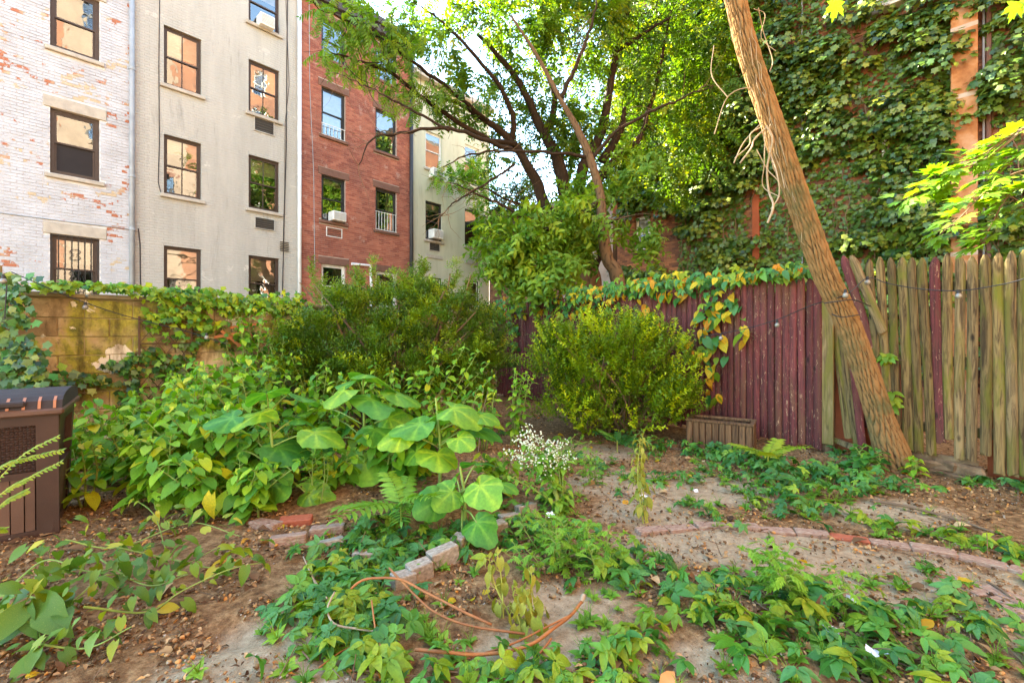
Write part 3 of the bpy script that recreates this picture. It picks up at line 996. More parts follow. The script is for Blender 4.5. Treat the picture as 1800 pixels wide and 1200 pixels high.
dp.tube([FA.P(tx, .2, .08), FA.P(tx, 12.3, .08)], .075, 10)
dp.build('downpipe', MT['pipeblack'], hr, smooth=True)
mb = MB()
mb.tube([FA.P(FA.t(p), zc(p, q), .012) for p, q in ((543, -20), (544, 150), (551, 300), (553, 470))], .012, 5)
mb.build('cable', MT['pipegrey'], hr)

# pale stucco house
p1 = dict(frame='winblack', fw=.05, sillm='limestone')
wins = px_wins(FA, [
    (748, 777, 120, 168, dict(p1, frame='winwhite', blind=.5)), (748, 777, 228, 294, dict(p1, frame='winwhite', blind=.25, sash='winwhite')), (748, 777, 352, 420, dict(p1, blind=.2)), (748, 777, 486, 540, dict(p1, blind=.5, sash='winwhite')),
    (817, 842, 150, 196, dict(p1, frame='winwhite', blind=.5)), (817, 842, 252, 310, dict(p1, frame='winwhite', blind=.4)), (817, 842, 366, 431, dict(p1, blind=.3)), (817, 842, 492, 540, dict(p1, sash='winwhite'))])
hp, holes = house(FA, 'row_house', 'pale yellow stucco row house partly hidden by the tree', T_rp, T_pe, 11.9, MT['pale'], wins, group=GRP)
M = WM[hp.name]
for (l, r_, t, b_) in ((757, 775, 180, 198), (754, 773, 425, 440)):
    sleeve_vent(hp, hx(T_rp, l), hx(T_rp, r_), zc(l, b_), zc(l, t), frame='limestone')
ac_unit(M, hx(T_rp, 755), hx(T_rp, 772), zc(755, 419), zc(755, 403), 'white air conditioner in lower window of the pale house')
ac_unit(M, hx(T_rp, 754), hx(T_rp, 773), zc(754, 312), zc(754, 296), 'white air conditioner below upper window of the pale house')
mb = MB()
mb.box(-.0, T_pe - T_rp, -.3, .0, 11.7, 11.899)
mb.box(hx(T_rp, 748), hx(T_rp, 777), -.04, -.001, zc(748, 452), zc(748, 446))
mb.box(hx(T_rp, 817), hx(T_rp, 845), -.04, -.001, zc(817, 462), zc(817, 457))
mb.build('cornice', MT['limestone'], hp, M)

# houses across, behind the camera (their sunlit backs show in the window panes)
OP = Pl((FA.o - FA.inn * 21.0)[:2], (-FA.u.x, -FA.u.y))
for k, (a, b_, mt, lab) in enumerate(((-11.2, -5.4, MT['oppbrick'], 'salmon brick house across the yard nearest the ivy wall'),
                                     (-5.39, 0.6, MT['oppcream'], 'cream house across the yard behind the camera'),
                                     (0.61, 8.0, MT['oppbrick'], 'salmon brick house across the yard farthest from ivy'))):
    wl = []
    for i in range(2):
        for f in range(7):
            x0 = a + (b_ - a) * (.2 + .42 * i)
            wl.append((x0, x0 + .95, .9 + 3.0 * f, 2.7 + 3.0 * f, dict(frame='winwhite' if k != 1 else 'winblack', lintel=.25, blind=.4)))
    house(OP, 'row_house', lab, a, b_, 22.5, mt, wl, group='row houses behind the camera')

# ---------------------------------------------------------------- ivy covered building at the right
T_i0, T_i1 = IV.t(1085), 12.0
t0 = min(T_i0, -9.0) if T_i0 < -9 else T_i0
iw = []
def iv_win(l, r_, t, b_, st):
    iw.append((IV.t(l), IV.t(r_), IV.z(l, b_), IV.z(l, t), st))
iv_win(1117, 1143, 383, 441, dict(frame='winwhite', fw=.05, blind=.5, sillm='brownstone'))
iv_win(1536, 1612, -60, 22, dict(frame='winwhite', fw=.06, sill=1))
hi_, holes = house(IV, 'brick_building', 'tall brown brick building smothered in dark ivy', T_i0, T_i1, 13.0, MT['redmortar'] and MT['darkbrick'], iw, depth=8.0, group=None, cat='building')
Mi = WM[hi_.name]
ix = lambda px: IV.t(px) - T_i0
iz = lambda px, py: IV.z(px, py)
sills = [(a - .09, b_ + .09, c - .10, c) for a, b_, c, d in holes]
rects = brick_rects(0.01, ix(1900), 0.0, 12.9, holes + sills, bh=.072)
xc, zcn = ix(1165), iz(1165, 415)
brick_objs(rects, MT['darkbrick'], hi_, Mi, 200, key=lambda r_: abs(r_[0] - xc) + abs(r_[2] - zcn))
# pier with pale mortar bands
a, b_ = ix(1672), ix(1719)
mb = MB(); mb.bevbox(a, b_, -.32, -.015, 0, 13.2, .012)
pier = mb.build('pier', MT['pier'], hi_, Mi)
mb = MB()
for q in (450, 420, 298, 182, 66, -50):
    z_ = iz(1672, q)
    mb.box(a - .003, b_ + .003, -.323, -.016, z_ - .055, z_ + .04)
mb.build('mortar_band', MT['mortarpale'], pier, Mi)
for px in (1722, 1731):
    x_ = ix(px) + .06
    MB().tube([Mi @ Vector((x_, -.08, .1)), Mi @ Vector((x_, -.08, 12.5))], .045 if px == 1731 else .02, 8).build('drain_pipe', MT['pipegrey'] if px == 1722 else MT['brownstone'], hi_)
x_ = ix(1331)
MB().box(x_ - .09, x_ + .09, -.14, -.012, .3, iz(1331, 320)).build('drain_pipe', MT['rust'], hi_, Mi)
MB().tube([Mi @ Vector((ix(1555), -.06, iz(1555, 315))), Mi @ Vector((ix(1555), -.06, iz(1555, 170)))], .05, 8).build('drain_pipe', MT['winwhite'], hi_)
MB().tube([Mi @ Vector((ix(1411), -.06, 1)), Mi @ Vector((ix(1411), -.06, 12))], .02, 6).build('drain_pipe', MT['pipegrey'], hi_)
ac_unit(Mi, ix(1553), ix(1598), iz(1553, 26), iz(1553, 2), 'white air conditioner high in the ivy covered building', .34)

# low brown brick outbuilding at the end of the row
OB = Pl((FA.P(T_pe, 0)[:2]), (0.75, -0.66))
ob = OB.root('brick_outbuilding', 'low dark brick outbuilding beside the pale yellow house', 'outbuilding', 0.02)
Mo = WM[ob.name]
wall_mesh(0, 6.5, 6.7, [], .1, 6).build('wall', MT['redmortar'], ob, Mo)
brick_objs(brick_rects(.01, 4.2, 0, 6.65, [], bh=.072), MT['darkbrick'], ob, Mo, 150, key=lambda r_: r_[0] - r_[2] * .6)
MB().box(-.05, 6.55, -.08, 6, 6.7, 6.85).build('roof', MT['limestone'], ob, Mo)
# far house glimpsed under the branches
fh = thing('far_house', 'distant pale grey house in the gap below the branches', 'house', (-1.6, 62, 0), 0.2)
Mf = WM[fh.name]
MB().box(-4, 4.5, 0, 8, 0, 17.5).build('wall', MT['pipewhite'], fh, Mf)
MB().box(-4.2, 4.7, -.3, 8.2, 17.5, 18.2).build('roof', MT['brownstone'], fh, Mf)
for i in range(3):
    for k in range(2):
        MB().box(-2.8 + i * 2.2, -1.8 + i * 2.2, -.05, .02, 11.0 + k * 3.2, 12.9 + k * 3.2).build('window', MT['winblack'], fh, Mf)

# ---------------------------------------------------------------- block wall
bw = BW.root('block_wall', 'mossy concrete block garden wall topped with creeper', 'wall')
Mb = WM[bw.name]
LW = 6.86
MB().box(-.35, LW, .004, .18, -.2, 1.70).build('mortar', MT['blockmortar'], bw, Mb)
BLK = [MB().bevbox(0, 1, 0, 1, 0, 1, .022, j=.008) for _ in range(5)]
BLKM = [b.mesh('block', MT['block']) for b in BLK]
row = 0
z = -.1
while z < 1.66:
    x = -.35 - (.2 if row % 2 else 0)
    while x < LW:
        a, b_ = max(x, -.35), min(x + .40, LW)
        if b_ - a > .04:
            pr = rnd.uniform(0, .014)
            g = .005
            # bevel is relative: unit block scaled to size
            m = Matrix.Translation((a + g / 2, -pr, z + g / 2)) @ Matrix.Rotation(rnd.uniform(-.012, .012), 4, 'Y') @ Matrix.Diagonal((b_ - a - g, .19 + pr, .195 - g, 1))
            put('block', rnd.choice(BLKM), bw, Mb @ m)
        x += .40
    z += .197
    row += 1
mb = MB()
xx = -.36
while xx < LW - .1:
    ln = rnd.uniform(.8, 1.1)
    e = min(xx + ln, LW)
    put('coping_slab', MB().bevbox(xx, e - .012, -.045, .21, 1.682, 1.735 + rnd.uniform(-.006, .006), .010, j=.006).mesh('coping_slab', MT['coping']), bw, Mb)
    xx = e

# ---------------------------------------------------------------- fences
def picket(w, h, d, top, mat, bottom=0.0, warp=0.0, seed=0):
    """round-faced fence board standing on z=0, front towards -y"""
    r_ = random.Random(seed)
    prof = [(-.5, 0), (-.47, -.45), (-.30, -.85), (0, -1.0), (.30, -.85), (.47, -.45), (.5, 0)]
    zs = [0, h * .25, h * .5, h * .75, h - top]
    V = []; F = []
    rings = []
    for k, z_ in enumerate(zs):
        dx = warp * math.sin(z_ * 2.1 + seed) ; q = 1 + r_.uniform(-.03, .03)
        ring = []
        for (a, b) in prof:
            zz = z_
            if k == 0 and bottom:
                zz = r_.uniform(0, bottom)
            ring.append(len(V)); V.append((a * w * q + dx, b * d, zz))
        rings.append(ring)
    if top > 0:
        for (s_, zz) in ((.72, h - top * .45), (.26, h)):
            ring = []
            for (a, b) in prof:
                ring.append(len(V)); V.append((a * w * s_ + r_.uniform(-.002, .002), b * d * (.9 if s_ > .5 else .6), zz))
            rings.append(ring)
    for i in range(len(rings) - 1):
        for k in range(6):
            F.append((rings[i][k], rings[i][k + 1], rings[i + 1][k + 1], rings[i + 1][k]))
        F.append((rings[i][6], rings[i][0], rings[i + 1][0], rings[i + 1][6]))
    F.append(tuple(rings[0])[::-1]); F.append(tuple(rings[-1]))
    mb = MB(); mb.add(V, F)
    return mb.mesh('board', mat)

rf = FE.root('board_fence', 'maroon painted stockade fence with worn peeling boards', 'fence')
Mr = WM[rf.name]
PK = [picket(.076, 1.90, .026, .07, MT['redwood'], .02, .002, s) for s in range(6)]
LR = 5.95
t = .05
while t < LR:
    w_ = rnd.choice((.074, .078, .082))
    hj = rnd.uniform(-.03, .02)
    m = Matrix.Translation((t + w_ / 2, -.03 + rnd.uniform(-.004, .004), .05 + hj)) @ Matrix.Rotation(rnd.uniform(-.006, .006), 4, 'Y') @ Matrix.Diagonal((w_ / .076, 1, 1, 1))
    put('board', rnd.choice(PK), rf, Mr @ m)
    t += w_ + .003
for z_ in (.35, 1.0, 1.62):
    MB().bevbox(.05, LR + .1, .0, .06, z_ - .045, z_ + .045, .008).build('rail', MT['plainwood'], rf, Mr)
for t_ in (.2, 2.1, 4.0):
    MB().bevbox(t_ - .05, t_ + .05, .065, .16, -.2, 1.85, .01).build('post', MT['plainwood'], rf, Mr)
MB().box(.05, LR, .061, .064, .05, 1.8).build('backing_boards', MT['redwood'], rf, Mr)

def fpt(zx, zy):
    px, py = 1300 + zx / 2.858, 440 + zy / 2.858
    t_ = FE.t(px)
    return t_, FE.z(px, py)
wf = FE.root('picket_fence', 'weathered mossy picket fence with broken leaning boards', 'fence', 6.0)
Mw = WM[wf.name]
BOARDS = [  # top x,y  bottom x,y  width(zoom px)  material out
    ((525, 30), (668, 500), 46, 'redwood', .00), ((655, 45), (690, 545), 44, 'greywood', .0), ((708, 35), (758, 830), 46, 'greywood', .0),
    ((762, 38), (800, 930), 46, 'greywood', .0), ((820, 38), (856, 1010), 56, 'greywood', .0), ((870, 38), (908, 1022), 48, 'greywood', .015),
    ((922, 40), (966, 1027), 50, 'greywood', .01), ((985, 36), (1010, 970), 56, 'redwood', .0), ((1048, 18), (1056, 950), 54, 'greywood', .01),
    ((1108, 22), (1111, 1055), 56, 'plainwood', .0), ((1170, 33), (1172, 1060), 58, 'plainwood', .01), ((1236, 24), (1242, 1030), 62, 'greywood', .01),
    ((1301, 16), (1306, 1128), 64, 'greywood', .0), ((1368, 6), (1371, 1138), 62, 'plainwood', .01), ((1432, -2), (1432, 1150), 66, 'greywood', .0),
    ((1500, -10), (1500, 1165), 66, 'greywood', .0), ((1570, -14), (1570, 1180), 66, 'plainwood', .01), ((1642, -20), (1642, 1195), 68, 'greywood', .0),
    ((1716, -28), (1716, 1210), 70, 'greywood', .0), ((1792, -34), (1792, 1225), 72, 'plainwood', .0)]
LEAN = [((505, 400), (592, 1000), 40, 'greywood', -.06), ((455, 250), (548, 955), 44, 'greywood', -.07), ((572, 590), (622, 1008), 44, 'redwood', -.03), ((480, 300), (640, 900), 40, 'redwood', -.12)]
def place_board(tp, bp, wz, mat, out, root, Mroot, seed, top=.09, d=.026, bottom=.05, label=None):
    ta, za = fpt(*tp); tb, zb = fpt(*bp)
    w_ = abs(fpt(tp[0] + wz / 2, 500)[0] - fpt(tp[0] - wz / 2, 500)[0])
    dx, dz = ta - tb, za - zb
    L_ = math.hypot(dx, dz)
    zax = Vector((dx, 0, dz)) / L_; yax = Vector((0, 1, 0)); xax = yax.cross(zax)
    R = Matrix((xax, yax, zax)).transposed().to_4x4()
    m = Matrix.Translation((tb - 6.0, -.03 - out, zb)) @ R
    put('board', picket(w_, L_, d, top, MT[mat], bottom, .006, seed), root, Mroot @ m, label=label)
for i, (a, b_, w_, mt, o_) in enumerate(BOARDS):
    place_board(a, b_, w_, mt, o_, wf, Mw, i + 20, label='maroon painted board among grey ones' if mt == 'redwood' else None)
t_ = fpt(1826, 500)[0] - 6.0 + .052
for i in range(42):
    put('board', picket(.094, 1.95 + rnd.uniform(-.04, .05), .026, .09, MT[rnd.choice(('greywood', 'greywood', 'plainwood'))], .05, .006, 300 + i), wf, Mw @ Matrix.Translation((t_, -.03, .06)) @ Matrix.Rotation(rnd.uniform(-.008, .008), 4, 'Y'))
    t_ += .102
for i, (a, b_, w_, mt, o_) in enumerate(LEAN):
    place_board(a, b_, w_, mt, o_, wf, Mw, i + 60, top=0)
lb = thing('loose_board', 'broken pale board hanging diagonally across the picket fence', 'board', FE.P(7, 1.5, .08), FE.th)
ta, za = fpt(570, 30); tb, zb = fpt(738, 430)
L_ = math.hypot(ta - tb, za - zb)
zax = Vector((ta - tb, 0, za - zb)) / L_; xax = Vector((0, 1, 0)).cross(zax)
R = Matrix((xax, Vector((0, 1, 0)), zax)).transposed().to_4x4()
ZF = WM[wf.name]
put('plank', picket(.085, L_, .028, .09, MT['plainwood'], .06, .003, 88), lb, ZF @ Matrix.Translation((tb - 6.0, -.066, zb)) @ R)
for z_ in (.42, 1.05, 1.75):
    MB().bevbox(.55, 6.9, .0, .055, z_ - .045, z_ + .045, .008).build('rail', MT['plainwood'], wf, Mw)
for t_ in (2.1, 4.0, 6.4):
    MB().bevbox(t_ - .05, t_ + .05, .06, .15, -.2, 1.8, .01).build('post', MT['plainwood'], wf, Mw)
# post by the gap, with a board on its face
ta, za = fpt(438, 250); tb, zb = fpt(444, 972)
pa = fpt(438, 1070)
MB().bevbox(pa[0] - 6.0 - .055, pa[0] - 6.0 + .055, -.01, .09, -.12, 1.72, .008).build('post', MT['cratewood'], wf, Mw)
put('board', MB().bevbox(tb - 6 - .06, tb - 6 + .06, -.035, -.0105, zb, za, .006).mesh('board', MT['plainwood']), wf, Mw, label='plain unpainted board on the gap post')
# panels seen through the gap, sill beam and rotten scraps
pn = FE.root('rust_panel', 'rust red panel standing behind the gap in the fence', 'panel', 6.05)
MB().bevbox(.02, .62, .16, .18, .02, 1.0, .004).build('panel', MT['rust'], pn, WM[pn.name])
MB().bevbox(1.2, 2.4, .16, .18, .02, .62, .004).build('panel', MT['rust'], pn, WM[pn.name])
def beam(name, label, p, q, w_, h_, mat, out=.0, cat='plank'):
    a = fpt(*p); b = fpt(*q)
    A = FE.P(a[0], a[1], out); B = FE.P(b[0], b[1], out)
    t_ = thing(name, label, cat, A)
    d_ = (B - A); L2 = d_.length
    m = frame1(A, d_, (0, 0, 1), 1)
    MB().bevbox(-w_ / 2, w_ / 2, 0, L2, -h_ / 2, h_ / 2, .006, j=.006).build('timber', MT[mat], t_, m)
    return t_
beam('fallen_plank', 'pale plank fallen across the fence gap beside the trunk', (468, 955), (590, 1000), .03, .06, 'plainwood', -.04)
beam('fallen_plank', 'grey plank lying behind the base of the leaning trunk', (640, 1010), (720, 975), .04, .07, 'plainwood', -.05)
beam('sill_beam', 'rotten sill beam along the foot of the picket fence', (860, 1025), (1200, 1085), .06, .09, 'rotten', -.02, 'beam')
beam('fallen_plank', 'weathered plank half buried below the rotten sill beam', (960, 1095), (1180, 1150), .08, .05, 'rotten', .10)
for i, (zx, zy, s_, lab) in enumerate(((960, 1070, .1, 'leftmost crumbling wood chunk under the sill beam'), (1040, 1085, .08, 'middle crumbling wood chunk under the sill beam'), (1140, 1105, .12, 'rightmost crumbling wood chunk under the sill beam'))):
    a = fpt(zx, zy)
    tag(put('wood_chunk', MB().bevbox(-s_, s_, -.05, .04, -.05, .05, .018, j=.02).mesh('wood_chunk', MT['rotten']), None, Matrix.Translation(FE.P(a[0], max(a[1], .05), .02)) @ Matrix.Rotation(FE.th + rnd.uniform(-.2, .2), 4, 'Z')), lab, 'wood chunk', 'rotten wood under the fence')

# left boundary fence stub
lf = thing('side_fence', 'grey wooden fence end beside the deck box under ivy', 'fence', (-4.86, 4.25, 0), math.radians(58))
Ml = WM[lf.name]
MB().bevbox(-.06, .06, -.06, .06, -.1, 1.95, .01).build('post', MT['plainwood'], lf, Ml)
for k in range(12):
    put('board', picket(.09, 1.85, .02, .05, MT['plainwood'], .02, .003, 200 + k), lf, Ml @ Matrix.Translation((-.12 - k * .095, -.02, .03)))

# ---------------------------------------------------------------- crate
cl, cr_ = Vector((2.045, 5.33, 0)), Vector((2.63, 4.965, 0))
ud = (cr_ - cl).normalized()
cz = gz(2.3, 5.2) - .01
ct = thing('wooden_crate', 'slatted brown wooden crate beside the maroon fence', 'crate', (cl.x, cl.y, cz), math.atan2(ud.y, ud.x))
Mc = WM[ct.name]
Lc, Hc, Dc = (cr_ - cl).length, .335, .34
for yy in (0, Dc):
    for k in range(10):
        x0 = .004 + k * (Lc - .008) / 10
        put('slat', MB().bevbox(x0 + .003, x0 + Lc / 10 - .007, yy - .009, yy + .009, .0, Hc - .03 + rnd.uniform(-.006, .006), .003).mesh('slat', MT['cratewood']), ct, Mc)
for xx in (.0, Lc):
    for k in range(5):
        y0 = .02 + k * (Dc - .04) / 5
        put('slat', MB().bevbox(xx - .009, xx + .009, y0 + .003, y0 + (Dc - .04) / 5 - .005, 0, Hc - .03, .003).mesh('slat', MT['cratewood']), ct, Mc)
for (a, b_, c, d) in ((-.012, Lc + .012, -.02, .035), (-.012, Lc + .012, Dc - .035, Dc + .02), (-.014, .035, .036, Dc - .036), (Lc - .035, Lc + .014, .036, Dc - .036)):
    MB().bevbox(a, b_, c, d, Hc - .028, Hc, .004).build('top_rail', MT['cratewood'], ct, Mc)
MB().box(.02, Lc - .02, .02, Dc - .02, .02, .035).build('floor_panel', MT['cratewood'], ct, Mc)

# ---------------------------------------------------------------- deck box
db = thing('deck_box', 'brown plastic deck box with ribbed lid at left', 'storage box', (-3.037, 2.993, gz(-3.0, 3.0) - .01), math.radians(38))
Md = WM[db.name]
Lx, Dy = 1.25, .62
tp = .035
def tquad(z_, e):
    k = tp * z_ / .8 + e
    return [(-Lx - k, -k, z_), (k, -k, z_), (k, Dy + k, z_), (-Lx - k, Dy + k, z_)]
mb = MB()
V = tquad(0, -.02) + tquad(.80, -.02)
mb.add(V, [(0, 1, 5, 4), (1, 2, 6, 5), (2, 3, 7, 6), (3, 0, 4, 7), (3, 2, 1, 0)])
mb.build('body', MT['boxbrown'], db, Md)
mb = MB()
def sl_box(x0, x1, z0, z1, pr, face='f', tilt=True):
    k0, k1 = tp * z0 / .8, tp * z1 / .8
    if face == 'f':
        V = [(x0, -k0 - pr + .02, z0), (x1, -k0 - pr + .02, z0), (x1, -k1 - pr + .02, z1), (x0, -k1 - pr + .02, z1), (x0, -k0 + .03, z0), (x1, -k0 + .03, z0), (x1, -k1 + .03, z1), (x0, -k1 + .03, z1)]
    else:
        V = [(k0 + pr - .02, x0, z0), (k0 + pr - .02, x1, z0), (k1 + pr - .02, x1, z1), (k1 + pr - .02, x0, z1), (k0 - .03, x0, z0), (k0 - .03, x1, z0), (k1 - .03, x1, z1), (k1 - .03, x0, z1)]
    return V, [(0, 1, 2, 3), (1, 5, 6, 2), (4, 0, 3, 7), (3, 2, 6, 7), (0, 4, 5, 1)]
for (x0, x1, z0, z1, f_) in ((-.06, .045, 0, .80, 'f'), (-Lx - .03, -Lx + .06, 0, .80, 'f'), (-Lx + .06, -.06, 0, .055, 'f'), (-Lx + .06, -.06, .40, .44, 'f'), (-Lx + .06, -.06, .74, .80, 'f'),
                          (-.02, .06, 0, .80, 'r'), (Dy - .06, Dy + .02, 0, .80, 'r'), (.06, Dy - .06, 0, .055, 'r'), (.06, Dy - .06, .40, .44, 'r'), (.06, Dy - .06, .74, .80, 'r')):
    mb.add(*sl_box(x0, x1, z0, z1, .035, f_))
mb.build('frame', MT['boxbrown'], db, Md)
k = 0
xx = -.062
while xx > -Lx + .1:
    w_ = .062 + .012 * ((k * 7) % 3 - 1)
    mb = MB(); mb.add(*sl_box(xx - w_, xx - .006, .056, .399, .024 + .003 * (k % 2)))
    mb.build('slat', MT['boxlight'], db, Md)
    xx -= w_; k += 1
for y0 in (.07, .19, .31, .43):
    mb = MB(); mb.add(*sl_box(y0, y0 + .112, .056, .399, .024, 'r'))
    mb.build('slat', MT['boxlight'], db, Md)
# woven panel: small over-under pads
mb = MB()
nxw, nzw = 60, 17
for i in range(nxw):
    for j in range(nzw):
        x0 = -.062 - (i + 1) * (Lx - .13) / nxw
        z0 = .445 + j * .295 / nzw
        ph = ((i + j) % 2)
        w_, h_ = (Lx - .13) / nxw, .295 / nzw
        V, F = sl_box(x0 + .001, x0 + w_ - .001, z0 + .0015 + ph * .003, z0 + h_ - .0015, .022 + .008 * ph)
        V = V[:4] + [((V[0][0] + V[1][0]) / 2, V[0][1] - .007, (V[0][2] + V[3][2]) / 2)]
        mb.add(V, [(0, 1, 4), (1, 2, 4), (2, 3, 4), (3, 0, 4)])
mb.build('woven_panel', MT['boxbrown'], db, Md, kind='stuff')
mb = MB()
mb.bevbox(-Lx - .07, .075, -.085, Dy + .085, .80, .845, .012)
mb.build('lid_rim', MT['boxlight'], db, Md)
# domed lid
n = 10
V = []; F = []
for k in range(n + 1):
    a = PI * k / n
    y_ = Dy / 2 - (Dy / 2 + .075) * math.cos(a); z_ = .845 + .10 * math.sin(a) ** .6
    V += [(-Lx - .06, y_, z_), (.065, y_, z_)]
for k in range(n):
    F.append((2 * k, 2 * k + 1, 2 * k + 3, 2 * k + 2))
F.append(tuple(2 * k + 1 for k in range(n + 1))); F.append(tuple(2 * k for k in range(n + 1))[::-1])
lid = MB().add(V, F).build('lid', MT['boxlid'], db, Md)
for k in range(18):
    xx = .03 - k * .07
    if xx < -Lx: break
    V = []; F = []
    for q in range(3):
        a = PI * q / n * .9
        y_ = Dy / 2 - (Dy / 2 + .078) * math.cos(a) - .004; z_ = .847 + .103 * math.sin(a) ** .6
        V += [(xx - .007, y_, z_), (xx + .007, y_, z_)]
    for q in range(2):
        F.append((2 * q, 2 * q + 1, 2 * q + 3, 2 * q + 2))
    MB().add(V, F).build('rib', MT['copper'], lid, Md)
MB().bevbox(-.34, -.10, -.09, .0, .862, .90, .01).build('handle', MT['boxlid'], db, Md)

# ---------------------------------------------------------------- metal trellis against the wall, orange lattice
tl = BW.root('metal_trellis', 'rusty metal trellis leaning on the block wall', 'trellis', BW.t(243))
Mt = WM[tl.name]
wt = BW.t(335) - BW.t(243)
za, zb = BW.z(243, 565), BW.z(243, 735)
fr = MB()
for xx in (0, wt):
    fr.tube([Mt @ Vector((xx, -.06, .1)), Mt @ Vector((xx, -.05, za + .06))], .011, 6)
fr.build('upright', MT['metalrust'], tl)
bars = MB()
nr = 6
for k in range(nr):
    zz = za - k * (za - .2) / (nr - 1)
    bars.tube([Mt @ Vector((0, -.058, zz)), Mt @ Vector((wt, -.058, zz))], .008, 6)
bars.build('crossbar', MT['metalrust'], tl)
dg = MB()
for k in range(nr - 1):
    z0 = za - k * (za - .2) / (nr - 1); z1 = za - (k + 1) * (za - .2) / (nr - 1)
    for q in range(3):
        x0, x1 = wt * q / 3, wt * (q + 1) / 3
        dg.tube([Mt @ Vector((x0, -.06, z0)), Mt @ Vector((x1, -.06, z1))], .004, 5)
        dg.tube([Mt @ Vector((x1, -.056, z0)), Mt @ Vector((x0, -.056, z1))], .004, 5)
dg.build('lattice_wire', MT['metalrust'], tl)
ol = BW.root('wooden_lattice', 'broken orange wooden lattice piece above the weeds', 'lattice', BW.t(415))
Mo2 = WM[ol.name]
zz = BW.z(415, 595)
for (a, b_, c, d) in ((-.24, -.06, .08, .13), (-.28, .02, -.05, .06), (-.02, -.10, .16, .06), (-.20, .10, .06, -.14), (-.1, .14, .28, .2)):
    mb = MB()
    A = Mo2 @ Vector((a, -.09 - abs(a) * .05, zz + b_)); B = Mo2 @ Vector((c, -.10, zz + d))
    m = frame1(A, B - A, Mo2.to_3x3() @ Vector((0, -1, 0)), 1)
    mb.box(-.016, .016, 0, (B - A).length, -.005, .005)
    put('slat', mb.mesh('slat', MT['orangewood']), ol, m)

# ---------------------------------------------------------------- path bricks, edging stones
PB = [MB().bevbox(-.5, .5, -.5, .5, -.5, .5, .05, j=.025) for _ in range(4)]
PBM = {k: [b.mesh('brick', MT[k]) for b in PB] for k in ('brickpath', 'brickred', 'stone')}
def arc_edging(name, label, pix, mats, ln=.205, wd=.095, ht=.06, sink=.016):
    root = thing(name, label, 'brick edging', G(*pix[0]))
    pts = cr([G(*p) for p in pix], 200)
    acc = 0; nxt = 0; i = 0
    while i < len(pts) - 1:
        j = i; d_ = 0
        while j < len(pts) - 1 and d_ < ln:
            d_ += (pts[j + 1] - pts[j]).length; j += 1
        a, b_ = pts[i], pts[j]
        c = (a + b_) / 2; d2 = (b_ - a)
        if d2.length < .06: break
        m = Matrix.Translation((c.x, c.y, gz(c.x, c.y) - ht / 2 + sink + rnd.uniform(-.004, .006))) @ Matrix.Rotation(math.atan2(d2.y, d2.x) + rnd.uniform(-.03, .03), 4, 'Z') @ Matrix.Rotation(rnd.uniform(-.03, .03), 4, 'X') @ Matrix.Diagonal((d2.length - rnd.uniform(.006, .014), wd * rnd.uniform(.9, 1.05), ht, 1))
        k = mats(c)
        put('brick', rnd.choice(PBM[k]), root, m, label='bright orange red brick in the arc' if k == 'brickred' else None)
        i = j
    return root
arc_edging('brick_edging', 'curved row of bricks sunk flush in the sandy path', [(1120, 935), (1215, 926), (1300, 927), (1400, 932), (1505, 945), (1600, 958), (1690, 974), (1800, 1000), (1900, 1030)], lambda c: 'brickred' if 2.05 < c.x < 2.36 and c.y > 2.5 else 'brickpath')
pv = thing('brick_paving', 'patch of worn sunken bricks at lower right corner', 'brick paving', G(1760, 1080))
for i in range(6):
    for j in range(5):
        c = G(1690, 1030) + Vector((i * .11 - .05 + j * .03, -.06 - j * .205 + (.1 if i % 2 else 0), 0))
        if rnd.random() < .22: continue
        m = Matrix.Translation((c.x, c.y, gz(c.x, c.y) - .022 + rnd.uniform(-.006, .004))) @ Matrix.Rotation(PI / 2 + .2 + rnd.uniform(-.06, .06), 4, 'Z') @ Matrix.Diagonal((.195, .095, .06, 1))
        put('brick', rnd.choice(PBM['brickpath']), pv, m)
ed = thing('bed_edging', 'tilted pale edging stones round the planting bed', 'stone edging', G(780, 1010))
for (px, py, ang, l_, h_) in ((578, 965, 25, .15, .09), (705, 1030, 38, .12, .08), (735, 1015, 35, .13, .11), (778, 992, 36, .17, .12), (806, 962, 70, .09, .10), (868, 940, 30, .17, .10), (895, 925, 30, .14, .10), (925, 905, 30, .15, .09), (640, 985, 10, .15, .08)):
    c = G(px, py)
    m = Matrix.Translation((c.x, c.y + .04, c.z + h_ * .25)) @ Matrix.Rotation(math.radians(ang), 4, 'Z') @ Matrix.Rotation(rnd.uniform(-.25, .1), 4, 'X') @ Matrix.Rotation(rnd.uniform(-.1, .1), 4, 'Y') @ Matrix.Diagonal((l_, .085, h_, 1))
    put('stone', rnd.choice(PBM['stone']), ed, m)
for i, (px, py, ang, mt, lab) in enumerate(((508, 948, 8, 'brickpath', 'front red brick lying beside the big leaf plant'), (520, 915, 4, 'brickred', 'middle red brick lying flat beneath the big leaves'),
                          (468, 922, -4, 'brickpath', 'left mossy brick half hidden under the weeds'), (575, 930, 6, 'brickpath', 'right dark brick at the end of the small brick row'))):
    c = G(px, py)
    tag(put('brick', PBM[mt][i % 4], None, Matrix.Translation((c.x, c.y, c.z + .008)) @ Matrix.Rotation(math.radians(ang + rnd.uniform(-14, 14)), 4, 'Z') @ Matrix.Rotation(rnd.uniform(-.2, .1), 4, 'X') @ Matrix.Diagonal((.21, .10, .07, 1))), lab, 'brick', 'loose bricks in the bed')

